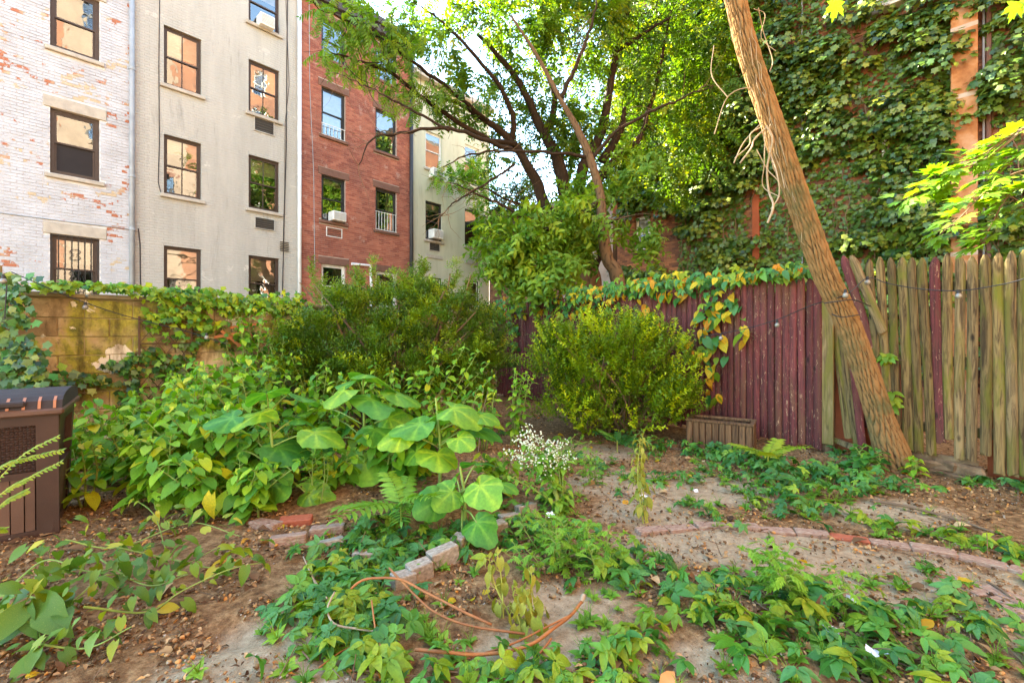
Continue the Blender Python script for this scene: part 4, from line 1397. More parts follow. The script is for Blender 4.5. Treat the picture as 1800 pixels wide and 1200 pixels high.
# ---------------------------------------------------------------- leaf shapes (base at origin, blade along +Y, face +Z)
def leaf_ovate(w=.27, rows=5, fold=.06, droop=.25, heart=0.0, tip=1.0, wave=.0):
    mb = MB(); V = []; F = []
    for k in range(rows + 1):
        t = k / rows
        hw = w * math.sin(PI * min(1, max(0, t * .93 + .07)) ** .75) ** .85 if k < rows else 0.0
        y = t
        yb = y - heart * (1 - t) ** 3
        z = -droop * t * t
        wv = wave * math.sin(k * 2.3)
        V += [(-hw, yb if k < rows else 1, z + fold * hw / w + wv), (0, y, z), (hw, yb if k < rows else 1, z + fold * hw / w - wv)]
    for k in range(rows):
        a = 3 * k
        if k == rows - 1:
            F += [(a, a + 1, a + 4), (a + 1, a + 2, a + 4)]
        else:
            F += [(a, a + 1, a + 4, a + 3), (a + 1, a + 2, a + 5, a + 4)]
    return mb.add(V, F)

def leaf_fan(radii, center=(0, .3), cup=.0, droop=.15, wob=.02, seed=1):
    """outline given as (angle degrees from +Y, radius) around a centre; folded towards the centre"""
    r_ = random.Random(seed)
    V = [(0, center[1], 0)]; F = []
    for a, r in radii:
        a = math.radians(a)
        x, y = r * math.sin(a), center[1] + r * math.cos(a)
        V.append((x, y, cup * r * r - droop * max(0, y) ** 2 + r_.uniform(-wob, wob)))
    n = len(radii)
    for k in range(n):
        F.append((0, 1 + (k + 1) % n, 1 + k))
    return MB().add(V, F)

IVYR = [(0, .62), (22, .36), (58, .52), (85, .34), (125, .46), (170, .30), (190, .30), (235, .46), (275, .34), (302, .52), (338, .36)]
MAPR = [(0, .72), (9, .50), (16, .56), (30, .30), (48, .66), (58, .46), (68, .46), (88, .28), (112, .46), (140, .30), (180, .22), (220, .30), (248, .46), (272, .28), (292, .46), (302, .46), (312, .66), (330, .30), (344, .56), (351, .50)]

def leaf_round(seed, veins=7, heart=.55):
    """large palmately veined leaf with raised blade between sunken veins"""
    r_ = random.Random(seed)
    n = 28; V = [(0, .0, .0)]; F = []
    rings = (.35, .7, 1.0)
    for rr in rings:
        for k in range(n):
            a = 2 * PI * k / n
            # notch at the back
            base = .62 + .20 * math.cos(a) - .30 * math.exp(-((a - PI) / .32) ** 2) + .05 * math.cos(3 * a) * (1 if rr == 1 else .6) + .14 * math.exp(-(min(a, 2 * PI - a) / .25) ** 2)
            if rr == 1.0:
                base *= 1 + (.035 if k % 2 else -.02) + r_.uniform(-.02, .02)
            vz = .030 * abs(math.sin(a * veins / 2)) * (rr if rr < 1 else .6)
            x = rr * base * math.sin(a); y = rr * base * math.cos(a)
            V.append((x, y, vz - (.16 + .06 * seed) * (x * x + .7 * y * y) + .07 * rr * rr * math.sin(3 * a + seed * 2) + .05 * rr * math.sin(2 * a + seed)))
    for k in range(n):
        F.append((0, 1 + k, 1 + (k + 1) % n)[::-1])
    for q in range(2):
        for k in range(n):
            a = 1 + q * n + k; b = 1 + q * n + (k + 1) % n
            F.append((a, b, b + n, a + n))
    mb = MB().add(V, F)
    mb.vein = [1.0] + [max(0, 1 - abs(math.sin(PI * k / n * veins)) * 2.2) * (1 - .25 * q) for q in range(3) for k in range(n)]
    return mb

def compound(leaf, specs):
    """several leaflets: (base xyz, direction xyz, scale)"""
    mb = MB()
    for b, d, s in specs:
        m = frame1(b, d, (0, 0, 1), s)
        mb.add(leaf.v, leaf.f, m)
    return mb

def creeper_leaf(seed, five=True):
    r_ = random.Random(seed)
    lf = leaf_ovate(r_.uniform(.21, .30), 4, r_.uniform(.03, .10), r_.uniform(.08, .5))
    angs = (-108, -55, 0, 55, 108) if five else (-75, 0, 75)
    sp = []
    for a in angs:
        a2 = math.radians(a + r_.uniform(-9, 9))
        s = (.52 if abs(a) > 90 else .64 if abs(a) > 30 else .72) * r_.uniform(.9, 1.1)
        sp.append(((.03 * math.sin(a2), .03 * math.cos(a2), .0), (math.sin(a2), math.cos(a2), r_.uniform(-.45, .15)), s))
    return compound(lf, sp)

def pinnate(pairs=9, seed=1, ls=.30, curve=.25, wl=.16):
    r_ = random.Random(seed)
    lf = leaf_ovate(wl, 3, .05, .2)
    mb = MB()
    pts = [(0, t, -curve * t * t) for t in np.linspace(0, 1, 8)]
    mb.tube(pts, [.012 * (1 - .7 * t) for t in np.linspace(0, 1, 8)], 4)
    for k in range(pairs):
        t = .15 + .83 * k / (pairs - 1)
        b = (0, t, -curve * t * t)
        q = ls * (1 - .45 * abs(t - .4))
        for sg in (-1, 1):
            d = (sg * 1, .42 + r_.uniform(-.1, .1), r_.uniform(-.25, .05))
            mb.add(lf.v, lf.f, frame1(b, d, (0, 0, 1), q))
    mb.add(lf.v, lf.f, frame1((0, 1, -curve), (0, 1, -.5), (0, 0, 1), ls * .6))
    return mb

def mug_leaf(seed):
    r_ = random.Random(seed)
    mb = MB()
    lf = leaf_ovate(.17, 3, .04, .15)
    for (t, a, s) in ((0, 0, 1), (.25, 48, .42), (.25, -48, .42), (.48, 42, .40), (.48, -42, .40), (.70, 35, .3), (.70, -35, .3)):
        a = math.radians(a + r_.uniform(-6, 6))
        mb.add(lf.v, lf.f, frame1((0, t, -.1 * t * t), (math.sin(a), math.cos(a), -.1), (0, 0, 1), s))
    return mb

def spray(n, leaf, ls, ang=50, curve=.2, twist=137.5, start=.12, twig=.008, seed=1, flat=False, droop=.0, tail=True):
    """a twig of unit length along +Y with n leaves"""
    r_ = random.Random(seed)
    mb = MB()
    ts = np.linspace(0, 1, 5)
    if twig:
        mb.tube([(0, t, -curve * t * t) for t in ts], [twig * (1 - .8 * t) for t in ts], 3, cap=False)
    for k in range(n):
        t = start + (1 - start) * k / max(1, n - 1)
        if flat:
            sg = 1 if k % 2 else -1
            d = Vector((sg * math.sin(math.radians(ang)), math.cos(math.radians(ang)), r_.uniform(-.15, .15) - droop))
            up = (r_.uniform(-.3, .3), 0, 1)
        else:
            az = math.radians(k * twist) + r_.uniform(-.3, .3)
            sa = math.sin(math.radians(ang))
            d = Vector((sa * math.cos(az), math.cos(math.radians(ang)), sa * math.sin(az) - droop))
            up = (0, .6, 1)
        mb.add(leaf.v, leaf.f, frame1((0, t, -curve * t * t), d, up, ls * r_.uniform(.75, 1.15) * (1 - .25 * t if tail else 1)))
    return mb

def blob_points(blobs, n, shell=.55):
    """blobs: (px, py, Y, rx px, ry px, ry world depth, weight)"""
    wts = np.array([b[6] if len(b) > 6 else b[3] * b[4] for b in blobs], float)
    cnt = rng.multinomial(n, wts / wts.sum())
    P = []; D = []
    for b, c in zip(blobs, cnt):
        ctr = np.array(W(b[0], b[1], b[2]))
        R = np.array([b[3] / FPX * b[2], b[5], b[4] / FPX * b[2]])
        d = rdir(c)
        r = shell + (1.05 - shell) * rng.random(c) ** .7
        inner = rng.random(c) < .25
        r[inner] = rng.random(inner.sum()) * .7
        P.append(ctr + d * R * r[:, None]); D.append(d)
    return np.concatenate(P), np.concatenate(D)

def cloud(blobs, n, out=.6, upb=.3, rnd_=.6, s=(.8, 1.2), size=1.0, shell=.55, upv=(0, 0, 1)):
    P, D = blob_points(blobs, n, shell)
    d = D * out + np.array([0, 0, upb]) + rdir(len(P)) * rnd_
    up = np.array(upv) + rdir(len(P)) * .5
    return frames(P, d, up, size * rng.uniform(s[0], s[1], len(P)))

def clumped(blobs, nc, per, rad, size, s=(.8, 1.2), out=.5, upb=.7, rnd_=.5, shell=.75):
    """sprays gathered in clumps, each clump with its own tint"""
    P, D = blob_points(blobs, nc, shell)
    R = rad * rng.uniform(.6, 1.4, len(P))
    off = rdir(nc * per) * (rng.random(nc * per) ** .5)[:, None] * np.repeat(R, per)[:, None]
    PP = np.repeat(P, per, 0) + off
    d = np.repeat(D, per, 0) * out + off / rad * .45 + np.array([0, 0, upb]) + rdir(nc * per) * rnd_
    t = np.clip(np.repeat(rng.random(nc), per) * .6 + rng.random(nc * per) * .4, 0, .999)
    Ms = frames(PP, d, np.array([0, 0, 1.0]) + rdir(nc * per) * .6, size * rng.uniform(s[0], s[1], nc * per))
    return Ms, t

CACHE = {}
def lmesh(key, mb, mat):
    k = (key, mat)
    if k not in CACHE:
        CACHE[k] = me = mb.mesh('leaf', LF[mat], True)
        if hasattr(mb, 'vein'):
            at = me.attributes.new('vein', 'FLOAT', 'POINT')
            at.data.foreach_set('value', mb.vein)
    return CACHE[k]

CREEP = [creeper_leaf(s) for s in (1, 2, 3, 4)] + [creeper_leaf(5, False)] + [creeper_leaf(s) for s in (6, 7, 8)]
WEED = [leaf_ovate(.36, 5, .05, d, .22, wave=.012) for d in (.12, .28, .42)]
DROOPY = [leaf_ovate(.34, 5, .10, d, .20, wave=.03) for d in (.5, .7)]
ROUND = [leaf_round(s) for s in (1, 2, 3, 4, 5)]
OVAL = [leaf_ovate(.27, 4, .06, .25), leaf_ovate(.30, 4, .08, .4)]
MAPLE = [leaf_fan(MAPR, (0, .35), -.05, .18, .015, s) for s in (1, 2)]
MUG = [mug_leaf(s) for s in (1, 2)]
IVYL = [leaf_fan(IVYR, (0, .30), -.1, .12, .02, s) for s in (1, 2)]

def plant_leaves(root, items, limit=300):
    """items: (frame, template list name, material); the largest-looking become leaf parts, the rest one mesh"""
    def app(i):
        m = i[0]; p = m.translation
        return -m.col[1].xyz.length / max(.3, (p - Vector((0, 0, CAMZ))).length)
    if len(items) > limit:
        items = sorted(items, key=app)
    for m, (tn, ti), mat in items[:limit]:
        tm = globals()[tn][ti]
        put('leaf', lmesh((tn, ti), tm, mat), root, m)
    rest = {}
    for m, tt, mat in items[limit:]:
        rest.setdefault((tt, mat), []).append(np.array(m))
    for (tt, mat), ms in rest.items():
        put('small_leaves', rep_mesh('small_leaves', globals()[tt[0]][tt[1]].tris(), np.array(ms), LF[mat]), root, kind='stuff')

# ---------------------------------------------------------------- trees
def bark_tube(pts, rad, seg, ridges=9, amp=.012, nseed=0, n=120, fl=1.0):
    """trunk with furrowed bark as real relief; 'ridge' attribute keeps the height"""
    P = cr(pts, n)
    R = np.interp(np.linspace(0, 1, n + 1), np.linspace(0, 1, len(rad)), rad)
    mb = MB()
    mb.tube(P, list(R), seg, cap=True)
    V = np.array([tuple(v) for v in mb.v])
    arc = np.cumsum([0] + [(P[i + 1] - P[i]).length for i in range(n)])
    ang = np.tile(np.arange(seg), n + 1) / seg
    L = np.repeat(arc, seg)
    w_ = fbm(ang * 5 + 31 * nseed, L * 2.2, 3, nseed) * .8
    # wrap-safe by mirroring the angle
    am = np.abs(ang - .5) * 2
    k_ = .9
    f1 = np.abs(np.sin(PI * (am * ridges + L * k_ * 3.4 + w_ * 3.4)))
    f2 = np.abs(np.sin(PI * (am * ridges * .93 - L * k_ * 4.6 + w_ * 3.0 + .4)))
    brk = np.clip(fbm(am * ridges * .8 + 5, L * 3, 3, nseed + 2) * 2.6 - .9, 0, 1)
    r2 = fbm(am * ridges * 4.1, L * 14, 3, nseed + 5)
    ridge = np.minimum(np.clip(f1 * 1.5, 0, 1), np.maximum(np.clip(f2 * 1.6, 0, 1), brk)) * .85 + r2 * .5 - .15
    ridge = np.clip(ridge, 0, 1.2)
    ctr = np.repeat(np.array([tuple(p) for p in P]), seg, 0)
    nrm = norm(V - ctr)
    bulge = (fbm(am * 2 + 3, L * 1.7, 2, nseed + 11) - .45) * rad[2] * .22
    V = V + nrm * ((ridge - .5) * amp * fl + bulge)[:, None]
    mb.v = [tuple(v) for v in V]
    return mb, ridge

def add_ridge(me, ridge):
    at = me.attributes.new('ridge', 'FLOAT', 'POINT')
    at.data.foreach_set('value', np.asarray(ridge, np.float32))

def limb(root, name, pix, rad, mat='barkdark', seg=10, n=24, parent=None):
    pts = cr([W(*p) for p in pix], n)
    r_ = np.interp(np.linspace(0, 1, n + 1), np.linspace(0, 1, len(rad)), rad)
    pts = [p + Vector((rnd.gauss(0, .012), rnd.gauss(0, .012), rnd.gauss(0, .012))) for p in pts]
    return MB().tube(pts, list(r_), seg).build(name, MT[mat], parent or root, smooth=True), pts

def twigs(root, src, n, ln, mat='twig', up=.1, rad=.006, name='twig'):
    mb = MB()
    ends = []
    for _ in range(n):
        p = Vector(rnd.choice(src))
        d = Vector((rnd.gauss(0, 1), rnd.gauss(0, 1), rnd.gauss(up, .8))).normalized()
        pts = [p]
        l_ = ln * rnd.uniform(.4, 1.2)
        for k in range(5):
            d = (d + Vector((rnd.gauss(0, .25), rnd.gauss(0, .25), rnd.gauss(0, .25)))).normalized()
            pts.append(pts[-1] + d * l_ / 5)
        mb.tube(pts, [rad * (1 - .16 * k) for k in range(6)], 4, cap=False)
        ends.append((pts[-1], d))
    mb.build(name, MT[mat], root, kind='stuff')
    return ends

bt = thing('large_tree', 'large many-stemmed tree with yellow green crown behind the fence', 'tree', W(1025, 680, 11))
mb, rg = bark_tube([W(1035, 685, 11), W(1034, 580, 11), W(1030, 490, 11), W(1008, 440, 11), W(1000, 400, 11)], [.50, .42, .36, .27, .22], 40, 8, .03, 3, 50)
me = mb.mesh('trunk', MT['barkdark'], True); add_ridge(me, rg)
put('trunk', me, bt)
STEMS = [
    ([(1010, 440, 11), (1003, 380, 11), (992, 333, 11), (978, 275, 11), (958, 240, 11), (930, 180, 10.8), (895, 120, 10.5), (840, 60, 10)], [.27, .24, .21, .18, .13, .09, .05]),
    ([(1012, 450, 11), (985, 405, 10.9), (963, 373, 10.8), (945, 325, 10.7), (927, 290, 10.5), (900, 250, 10.3), (860, 215, 10), (800, 180, 9.6), (740, 170, 9.2)], [.24, .21, .19, .16, .13, .10, .06, .03]),
    ([(1012, 420, 11), (1021, 306, 11.2), (1050, 250, 11.4), (1062, 210, 11.5), (1072, 160, 11.5), (1084, 90, 11.4), (1098, 36, 11.3), (1120, -20, 11)], [.22, .20, .17, .15, .13, .11, .08, .04]),
    ([(1040, 330, 11.4), (1085, 275, 11.8), (1120, 248, 12), (1135, 215, 12), (1160, 120, 12), (1180, 20, 12)], [.17, .14, .12, .09, .06, .03]),
    ([(1058, 285, 11.5), (1090, 230, 11.2), (1098, 190, 11)], [.15, .12, .06]),
    ([(958, 240, 11), (975, 170, 11.4), (940, 70, 11.6), (930, -30, 11.6)], [.13, .10, .07, .04]),
    ([(900, 250, 10.3), (900, 200, 10), (870, 140, 9.6), (800, 60, 9.0), (740, 10, 8.6)], [.09, .08, .06, .04, .02]),
    ([(905, 255, 10.2), (850, 240, 9.4), (760, 185, 8.8), (690, 130, 8.2), (620, 105, 7.8), (580, 92, 7.6)], [.085, .07, .055, .04, .025, .012]),
    ([(860, 215, 10), (780, 150, 8.9), (700, 90, 8.2), (640, 50, 7.8), (560, 18, 7.4)], [.06, .05, .035, .022, .010]),
    ([(1084, 90, 11.4), (1130, 60, 11), (1180, 30, 10.6)], [.07, .05, .03]),
    ([(1040, 490, 11), (1062, 420, 10.6), (1020, 380, 10.2), (950, 370, 9.8), (890, 350, 9.4), (850, 330, 9)], [.10, .08, .06, .05, .03, .015]),
]
src_hi = []
for pix, rad in STEMS:
    o_, pts = limb(bt, 'limb', pix, [q * .74 for q in rad])
    src_hi += pts[len(pts) // 3:]
twigs(bt, src_hi, 260, 1.1, 'barkdark', .1, .010)
CROWN_ = [
    (985, 55, 10.2, 95, 85, 1.2), (900, 45, 10, 95, 75, 1.3), (1040, 20, 10.8, 80, 50, 1.2), (800, 40, 9.6, 90, 60, 1.3), (960, 130, 10.6, 90, 60, 1.2),
    (850, 110, 9.6, 85, 60, 1.2), (780, 120, 9, 75, 50, 1), (720, 90, 8.4, 60, 40, .8), (900, 190, 10, 80, 50, 1.2), (1110, 130, 11.5, 60, 75, 1.2), (1160, 190, 12, 60, 75, 1.0),
    (1190, 70, 12, 50, 75, 1.1), (1230, 20, 11.4, 60, 45, 1), (1050, 215, 11.6, 75, 60, 1.1), (870, 268, 10, 45, 40, .8), (1130, 280, 11.6, 60, 55, .9), (980, 230, 11, 80, 55, 1),
    (1220, 150, 12.2, 55, 90, 1.0), (830, 190, 9.3, 60, 35, .8), (1015, 250, 10.4, 60, 60, .8), (930, 300, 10.5, 45, 30, .6), (880, 5, 9.8, 80, 40, 1.0), (1080, 320, 11, 50, 40, .8),
    (1260, 90, 12, 50, 80, .8), (1180, 300, 12, 60, 60, .6), (1250, 240, 11.8, 40, 70, .6), (1030, 60, 11.8, 60, 60, 1), (700, 20, 9.5, 70, 40, .8), (930, -80, 10.4, 200, 70, 2), (1100, -60, 11.2, 150, 70, 2)]
CROWN = [(b[0], b[1], b[2] + (1.1 if b[1] > 100 and b[0] > 860 else .3), b[3], b[4], b[5], b[3] * b[4] * (.30 if b[0] < 820 else 1.0 if b[0] < 1000 else 2.0)) for b in CROWN_]
TL = leaf_ovate(.27, 2, .08, .3)
SPR = [spray(11, TL, .30, 58, .25, 137.5, .1, .010, s, flat=(s % 2 == 0), droop=.2) for s in (1, 2, 3, 4)]
crv = []
for k in range(4):
    Ms, t_ = clumped(CROWN, 140, 8, .30, .44, (.75, 1.25), .6, -.1, .6, .5)
    put('crown', rep_mesh('crown', SPR[k].tris(), Ms, LF['tree'], t_), bt, kind='stuff')
FEATHER = [(600, 35, 7.5, 42, 22, .3), (660, 50, 7.8, 45, 26, .35), (585, 92, 7.6, 36, 16, .25), (640, 110, 7.9, 50, 22, .3), (700, 150, 8.2, 50, 24, .3), (570, 22, 7.4, 24, 14, .2), (740, 60, 8.4, 50, 28, .4), (690, 90, 8.1, 40, 20, .3), (760, 170, 8.8, 55, 26, .4)]
FL = leaf_ovate(.15, 3, .05, .4)
FS = [spray(13, FL, .42, 55, .35, 137.5, .1, .010, s + 10, flat=True, droop=.35) for s in (1, 2)]
for k in range(2):
    put('crown', rep_mesh('crown', FS[k].tris(), cloud(FEATHER, 130, .6, -.3, .5, (.22, .36)), LF['slim']), bt, kind='stuff')

# slim curved tree in front of it
stt = thing('slim_tree', 'slim curving tree with drooping green leaves just behind the fence', 'tree', W(1090, 690, 9))
mb, rg = bark_tube([W(1110, 690, 9), W(1096, 560, 9), W(1083, 482, 9), W(1068, 455, 9), W(1058, 396, 9), W(1055, 342, 9), W(1036, 276, 9), W(1010, 218, 9), W(985, 175, 9), W(945, 100, 9), W(898, 28, 9)],
                   [.17, .155, .14, .12, .10, .088, .075, .060, .046, .032, .018], 20, 5, .012, 8, 140)
me = mb.mesh('trunk', MT['barkdark'], True); add_ridge(me, rg)
put('trunk', me, stt)
s2 = []
for pix, rad in (
    ([(1040, 282, 9), (1080, 234, 9), (1152, 193, 8.8), (1200, 172, 8.7), (1255, 150, 8.6)], [.045, .035, .028, .018, .008]),
    ([(1036, 276, 9), (1005, 272, 8.9), (958, 267, 8.7), (900, 266, 8.5), (869, 266, 8.4), (815, 275, 8.2), (779, 295, 8.1)], [.04, .034, .03, .026, .022, .014, .008]),
    ([(1055, 350, 9), (1000, 395, 8.8), (960, 405, 8.6), (900, 370, 8.4), (850, 345, 8.2), (790, 320, 8)], [.05, .042, .036, .028, .02, .008]),
    ([(1057, 400, 9), (1085, 385, 8.9), (1110, 380, 8.8)], [.035, .022, .01]),
    ([(900, 262, 8.6), (850, 245, 8.2), (780, 225, 7.9), (700, 235, 7.6), (655, 245, 7.4), (632, 290, 7.3)], [.045, .04, .03, .022, .014, .006]),
    ([(905, 290, 8.6), (850, 325, 8.2), (800, 355, 7.9), (775, 380, 7.8)], [.026, .02, .013, .006]),
    ([(790, 230, 7.9), (700, 180, 7.6), (640, 150, 7.5), (590, 128, 7.4)], [.025, .02, .012, .005]),
    ([(985, 175, 9), (1010, 120, 9), (1035, 60, 9), (1050, 0, 9)], [.05, .04, .03, .015])):
    o_, pts = limb(stt, 'limb', pix, rad, seg=7)
    s2 += pts[6:]
twigs(stt, s2, 120, .7, 'twig', -.1, .006)
LOW = [(930, 420, 8.4, 50, 55, .5), (980, 400, 8.6, 60, 45, .6), (900, 470, 8.3, 45, 35, .4), (960, 460, 8.4, 70, 40, .5), (1010, 360, 9.6, 60, 35, .4), (1090, 300, 9.7, 45, 35, .5), (1020, 410, 9.7, 45, 45, .3), (880, 445, 8.2, 35, 25, .3), (1120, 420, 9.6, 26, 50, .3), (1130, 300, 9.2, 40, 20, .4), (1000, 440, 9.4, 40, 50, .3), (930, 490, 8.3, 60, 18, .4)]
LS_ = [spray(9, leaf_ovate(.25, 3, .07, .45), .46, 62, .35, 137.5, .1, .010, s + 20, flat=False, droop=.55) for s in (1, 2, 3)]
for k in range(3):
    Ms, t_ = clumped(LOW, 34, 9, .20, .34, (.75, 1.25), .7, -.2, .5, .5)
    put('crown', rep_mesh('crown', LS_[k].tris(), Ms, LF['slim'], t_), stt, kind='stuff')

# fern-like creeper hanging in the pale house's corner
HC = [(845, 330, 19.5, 22, 22, .3), (850, 380, 19.8, 18, 40, .3), (820, 320, 19, 40, 12, .3), (790, 310, 18.6, 30, 10, .3), (850, 440, 20, 14, 30, .3), (835, 300, 19, 26, 14, .3)]
hv = thing('wall_vine', 'light green vine climbing the corner of the pale house', 'vine', FA.P(T_pe, 0, .2))
put('foliage', rep_mesh('foliage', SPR[1].tris(), cloud(HC, 420, .5, .1, .6, (.35, .6)), LF['weed']), hv, kind='stuff')
ov = thing('wall_vine', 'dark ivy clump topping the low dark brick outbuilding', 'vine', OB.P(.6, 0, .2))
put('foliage', rep_mesh('foliage', SPR[2].tris(), cloud([(895, 350, 19.2, 26, 26, .5), (925, 345, 19, 22, 22, .5), (880, 400, 19.2, 14, 45, .3), (875, 460, 19.2, 14, 35, .3)], 500, .5, .1, .6, (.35, .55)), LF['ivy']), ov, kind='stuff')

# leaning tree through the fence
lt = thing('leaning_tree', 'leaning tree trunk with furrowed bark pushing through the fence', 'tree', W(1578, 820, 4.4))
lean_pts = [W(1590, 860, 4.42), W(1576, 818, 4.40), W(1549, 740, 4.38), W(1520, 650, 4.34), W(1487, 560, 4.30), W(1452, 485, 4.26), W(1420, 400, 4.2), W(1375, 270, 4.1), W(1335, 150, 4.0), W(1312, 80, 3.95), W(1290, -10, 3.9), W(1250, -130, 3.8), W(1200, -300, 3.7)]
mb, rg = bark_tube(lean_pts, [.24, .145, .104, .095, .096, .098, .091, .088, .081, .079, .072, .066, .055], 110, 10, .024, 1, 640)
me = mb.mesh('trunk', MT['barklean'], True); add_ridge(me, rg)
put('trunk', me, lt)
mb = MB()
for k in range(14):
    u = rnd.uniform(.45, .95)
    P = cr(lean_pts, 60)
    i0 = int(u * 58)
    a0 = rnd.uniform(2.4, 4.6)
    pts = []
    for q in range(8):
        i1 = min(60, i0 + q)
        rr = .092
        pts.append(P[i1] + Vector((math.cos(a0 + q * .1) * rr, math.sin(a0 + q * .1) * rr, 0)) + Vector((rnd.gauss(0, .012), 0, rnd.gauss(0, .02))))
    mb.tube(cr(pts, 14), .0028 * rnd.uniform(.7, 1.6), 4, cap=False)
mb.build('clinging_vine', MT['paletwig'], lt, kind='stuff')
dv = thing('dead_vine', 'bundle of bleached dead vines hanging from the leaning trunk', 'vine', W(1350, 330, 3.95))
mb = MB()
def zo4(x, y, Y=3.9): return W(1300 + x / 2.4, y / 2.4, Y)
for pts, r_ in (([(100, 540), (125, 600), (122, 700), (132, 800), (120, 880), (98, 950)], .009), ([(112, 540), (140, 620), (138, 740), (150, 830), (118, 890)], .006),
                ([(105, 545), (60, 590), (30, 640), (0, 690)], .007), ([(100, 540), (70, 540), (20, 600), (-40, 700)], .005), ([(95, 535), (40, 570), (30, 620), (-10, 660)], .005),
                ([(100, 480), (60, 420), (20, 390), (-60, 420), (-100, 560)], .004), ([(130, 650), (170, 720), (180, 800)], .004), ([(100, 560), (90, 700), (110, 780), (150, 840)], .004),
                ([(60, 60), (110, 120), (150, 240), (130, 300)], .004), ([(-100, 180), (-120, 320), (-60, 420)], .004), ([(60, 40), (110, 60), (90, 160), (140, 230)], .003), ([(60, 640), (110, 720), (140, 770), (210, 820)], .004)):
    mb.tube(cr([zo4(*p) + Vector((0, rnd.uniform(-.08, .05), 0)) for p in pts], 18), r_, 5)
mb.build('dead_stem', MT['paletwig'], dv)
mb = MB()
for pts in (([(1600, 345), (1590, 360), (1612, 390), (1655, 345)]), ):
    pass
st2 = thing('woody_vine', 'tangle of bare woody stems and roots in the ivy', 'vine', IV.P(ix(1450) + T_i0, 0, .2))
mb = MB()
for k in range(90):
    px = rnd.uniform(1200, 1790); py = rnd.uniform(150, 460)
    t_, z_ = IV.t(px), IV.z(px, py)
    pts = [IV.P(t_, z_, .06)]
    for q in range(6):
        t_ += rnd.gauss(0, .05); z_ -= rnd.uniform(.08, .3)
        pts.append(IV.P(t_, max(z_, .2), .05 + rnd.uniform(0, .16)))
    mb.tube(cr(pts, 12), rnd.uniform(.006, .014), 4, cap=False)
mb.build('woody_stem', MT['twig'], st2, kind='stuff')

# ---------------------------------------------------------------- ivy on the building
iv = thing('ivy', 'thick dark green ivy covering the brown brick building', 'ivy', IV.P(IV.t(1450), 0, .2))
def ivy_field(n):
    tt = rng.uniform(T_i0, IV.t(1990), n); zz = rng.uniform(.3, 12.6, n)
    cov = fbm(tt * .9 + 9, zz * .7, 4, 21)
    Yd = IV.o.y + IV.u.y * tt
    Xd = IV.o.x + IV.u.x * tt
    px = 900 + FPX * Xd / Yd; py = HOR - (zz - CAMZ) * FPX / Yd
    keep = cov > .235
    keep &= ~((px > 1085) & (px < 1195) & (py > 370 + 15 * np.sin(px * .2)) & (py < 475))      # bare brick by the low window
    keep &= ~((px > 1660) & (px < 1735) & ~((py < 190 + 40 * np.sin(px * .3)) & (px < 1690)) & (rng.random(n) > .06) & (px > 1666))
    keep &= ~((px > 1532) & (px < 1616) & (py < 26))
    keep &= ~((np.hypot((px - 1325) / 14, (py - 370) / 60) < 1) & (rng.random(n) > .1))
    keep &= ~((np.hypot((px - 1500) / 22, (py - 195) / 18) < 1) & (rng.random(n) > .2))
    return tt[keep], zz[keep], px[keep], py[keep]
def ivy_at(tt, zz, outd):
    P = np.array(IV.o)[None] + np.array(IV.u)[None] * tt[:, None] - np.array(IV.inn)[None] * outd[:, None]
    P[:, 2] = zz
    return P
outv = -np.array(IV.inn)
tt, zz, px, py = ivy_field(30000)
n_ = len(tt)
Ms = frames(ivy_at(tt, zz, .02 + .10 * rng.random(n_)), np.array([0, 0, -1.0]) + outv * .35 + rdir(n_) * .6, outv + np.array([0, 0, .4]) + rdir(n_) * .4, rng.uniform(.08, .16, n_))
put('foliage', rep_mesh('foliage', IVYL[0].tris(), Ms, LF['ivy'], np.clip(rng.random(n_) * .4, 0, .999)), iv, kind='stuff')  # tint held low on the base layer, painting dark gaps into leaf colour
for k in range(2):
    ct_, cz_, px, py = ivy_field(900)
    ok = fbm(ct_ * .8 + 3, cz_ * .8, 3, 91) > .40
    ct_, cz_ = ct_[ok], cz_[ok]
    per = 62
    m_ = len(ct_)
    R = np.repeat(rng.uniform(.16, .44, m_) * rng.uniform(.7, 1.15, m_), per)
    d = rdir(m_ * per)
    d[:, 2] = np.where(d[:, 2] < -.35, -d[:, 2], d[:, 2])
    h = d @ outv
    d = d + outv[None] * (np.abs(h) - h)[:, None]
    rr = R * rng.uniform(.75, 1.08, m_ * per)
    al = d @ np.array(IV.u); ho = d @ outv
    t2 = np.repeat(ct_, per) + al * rr * 1.35
    z2 = np.repeat(cz_, per) + d[:, 2] * rr * .85 - .10 * rng.random(m_ * per) ** 2
    o2 = .05 + np.abs(ho) * rr * 1.5
    n2 = m_ * per
    Ms = frames(ivy_at(t2, z2, o2), np.array([0, 0, -.8]) + d * .5 + rdir(n2) * .5, d * .8 + outv * .4 + np.array([0, 0, .45]) + rdir(n2) * .35, rng.uniform(.09, .19, n2))
    tn_ = np.clip(np.repeat(rng.random(m_), per) * .55 + .45 * rng.random(n2), 0, .999)  # clump tints range higher, so sunlit highlights are partly put into leaf colour
    kp = z2 > .2
    put('foliage', rep_mesh('foliage', IVYL[k].tris(), Ms[kp], LF['ivy'], tn_[kp]), iv, kind='stuff')

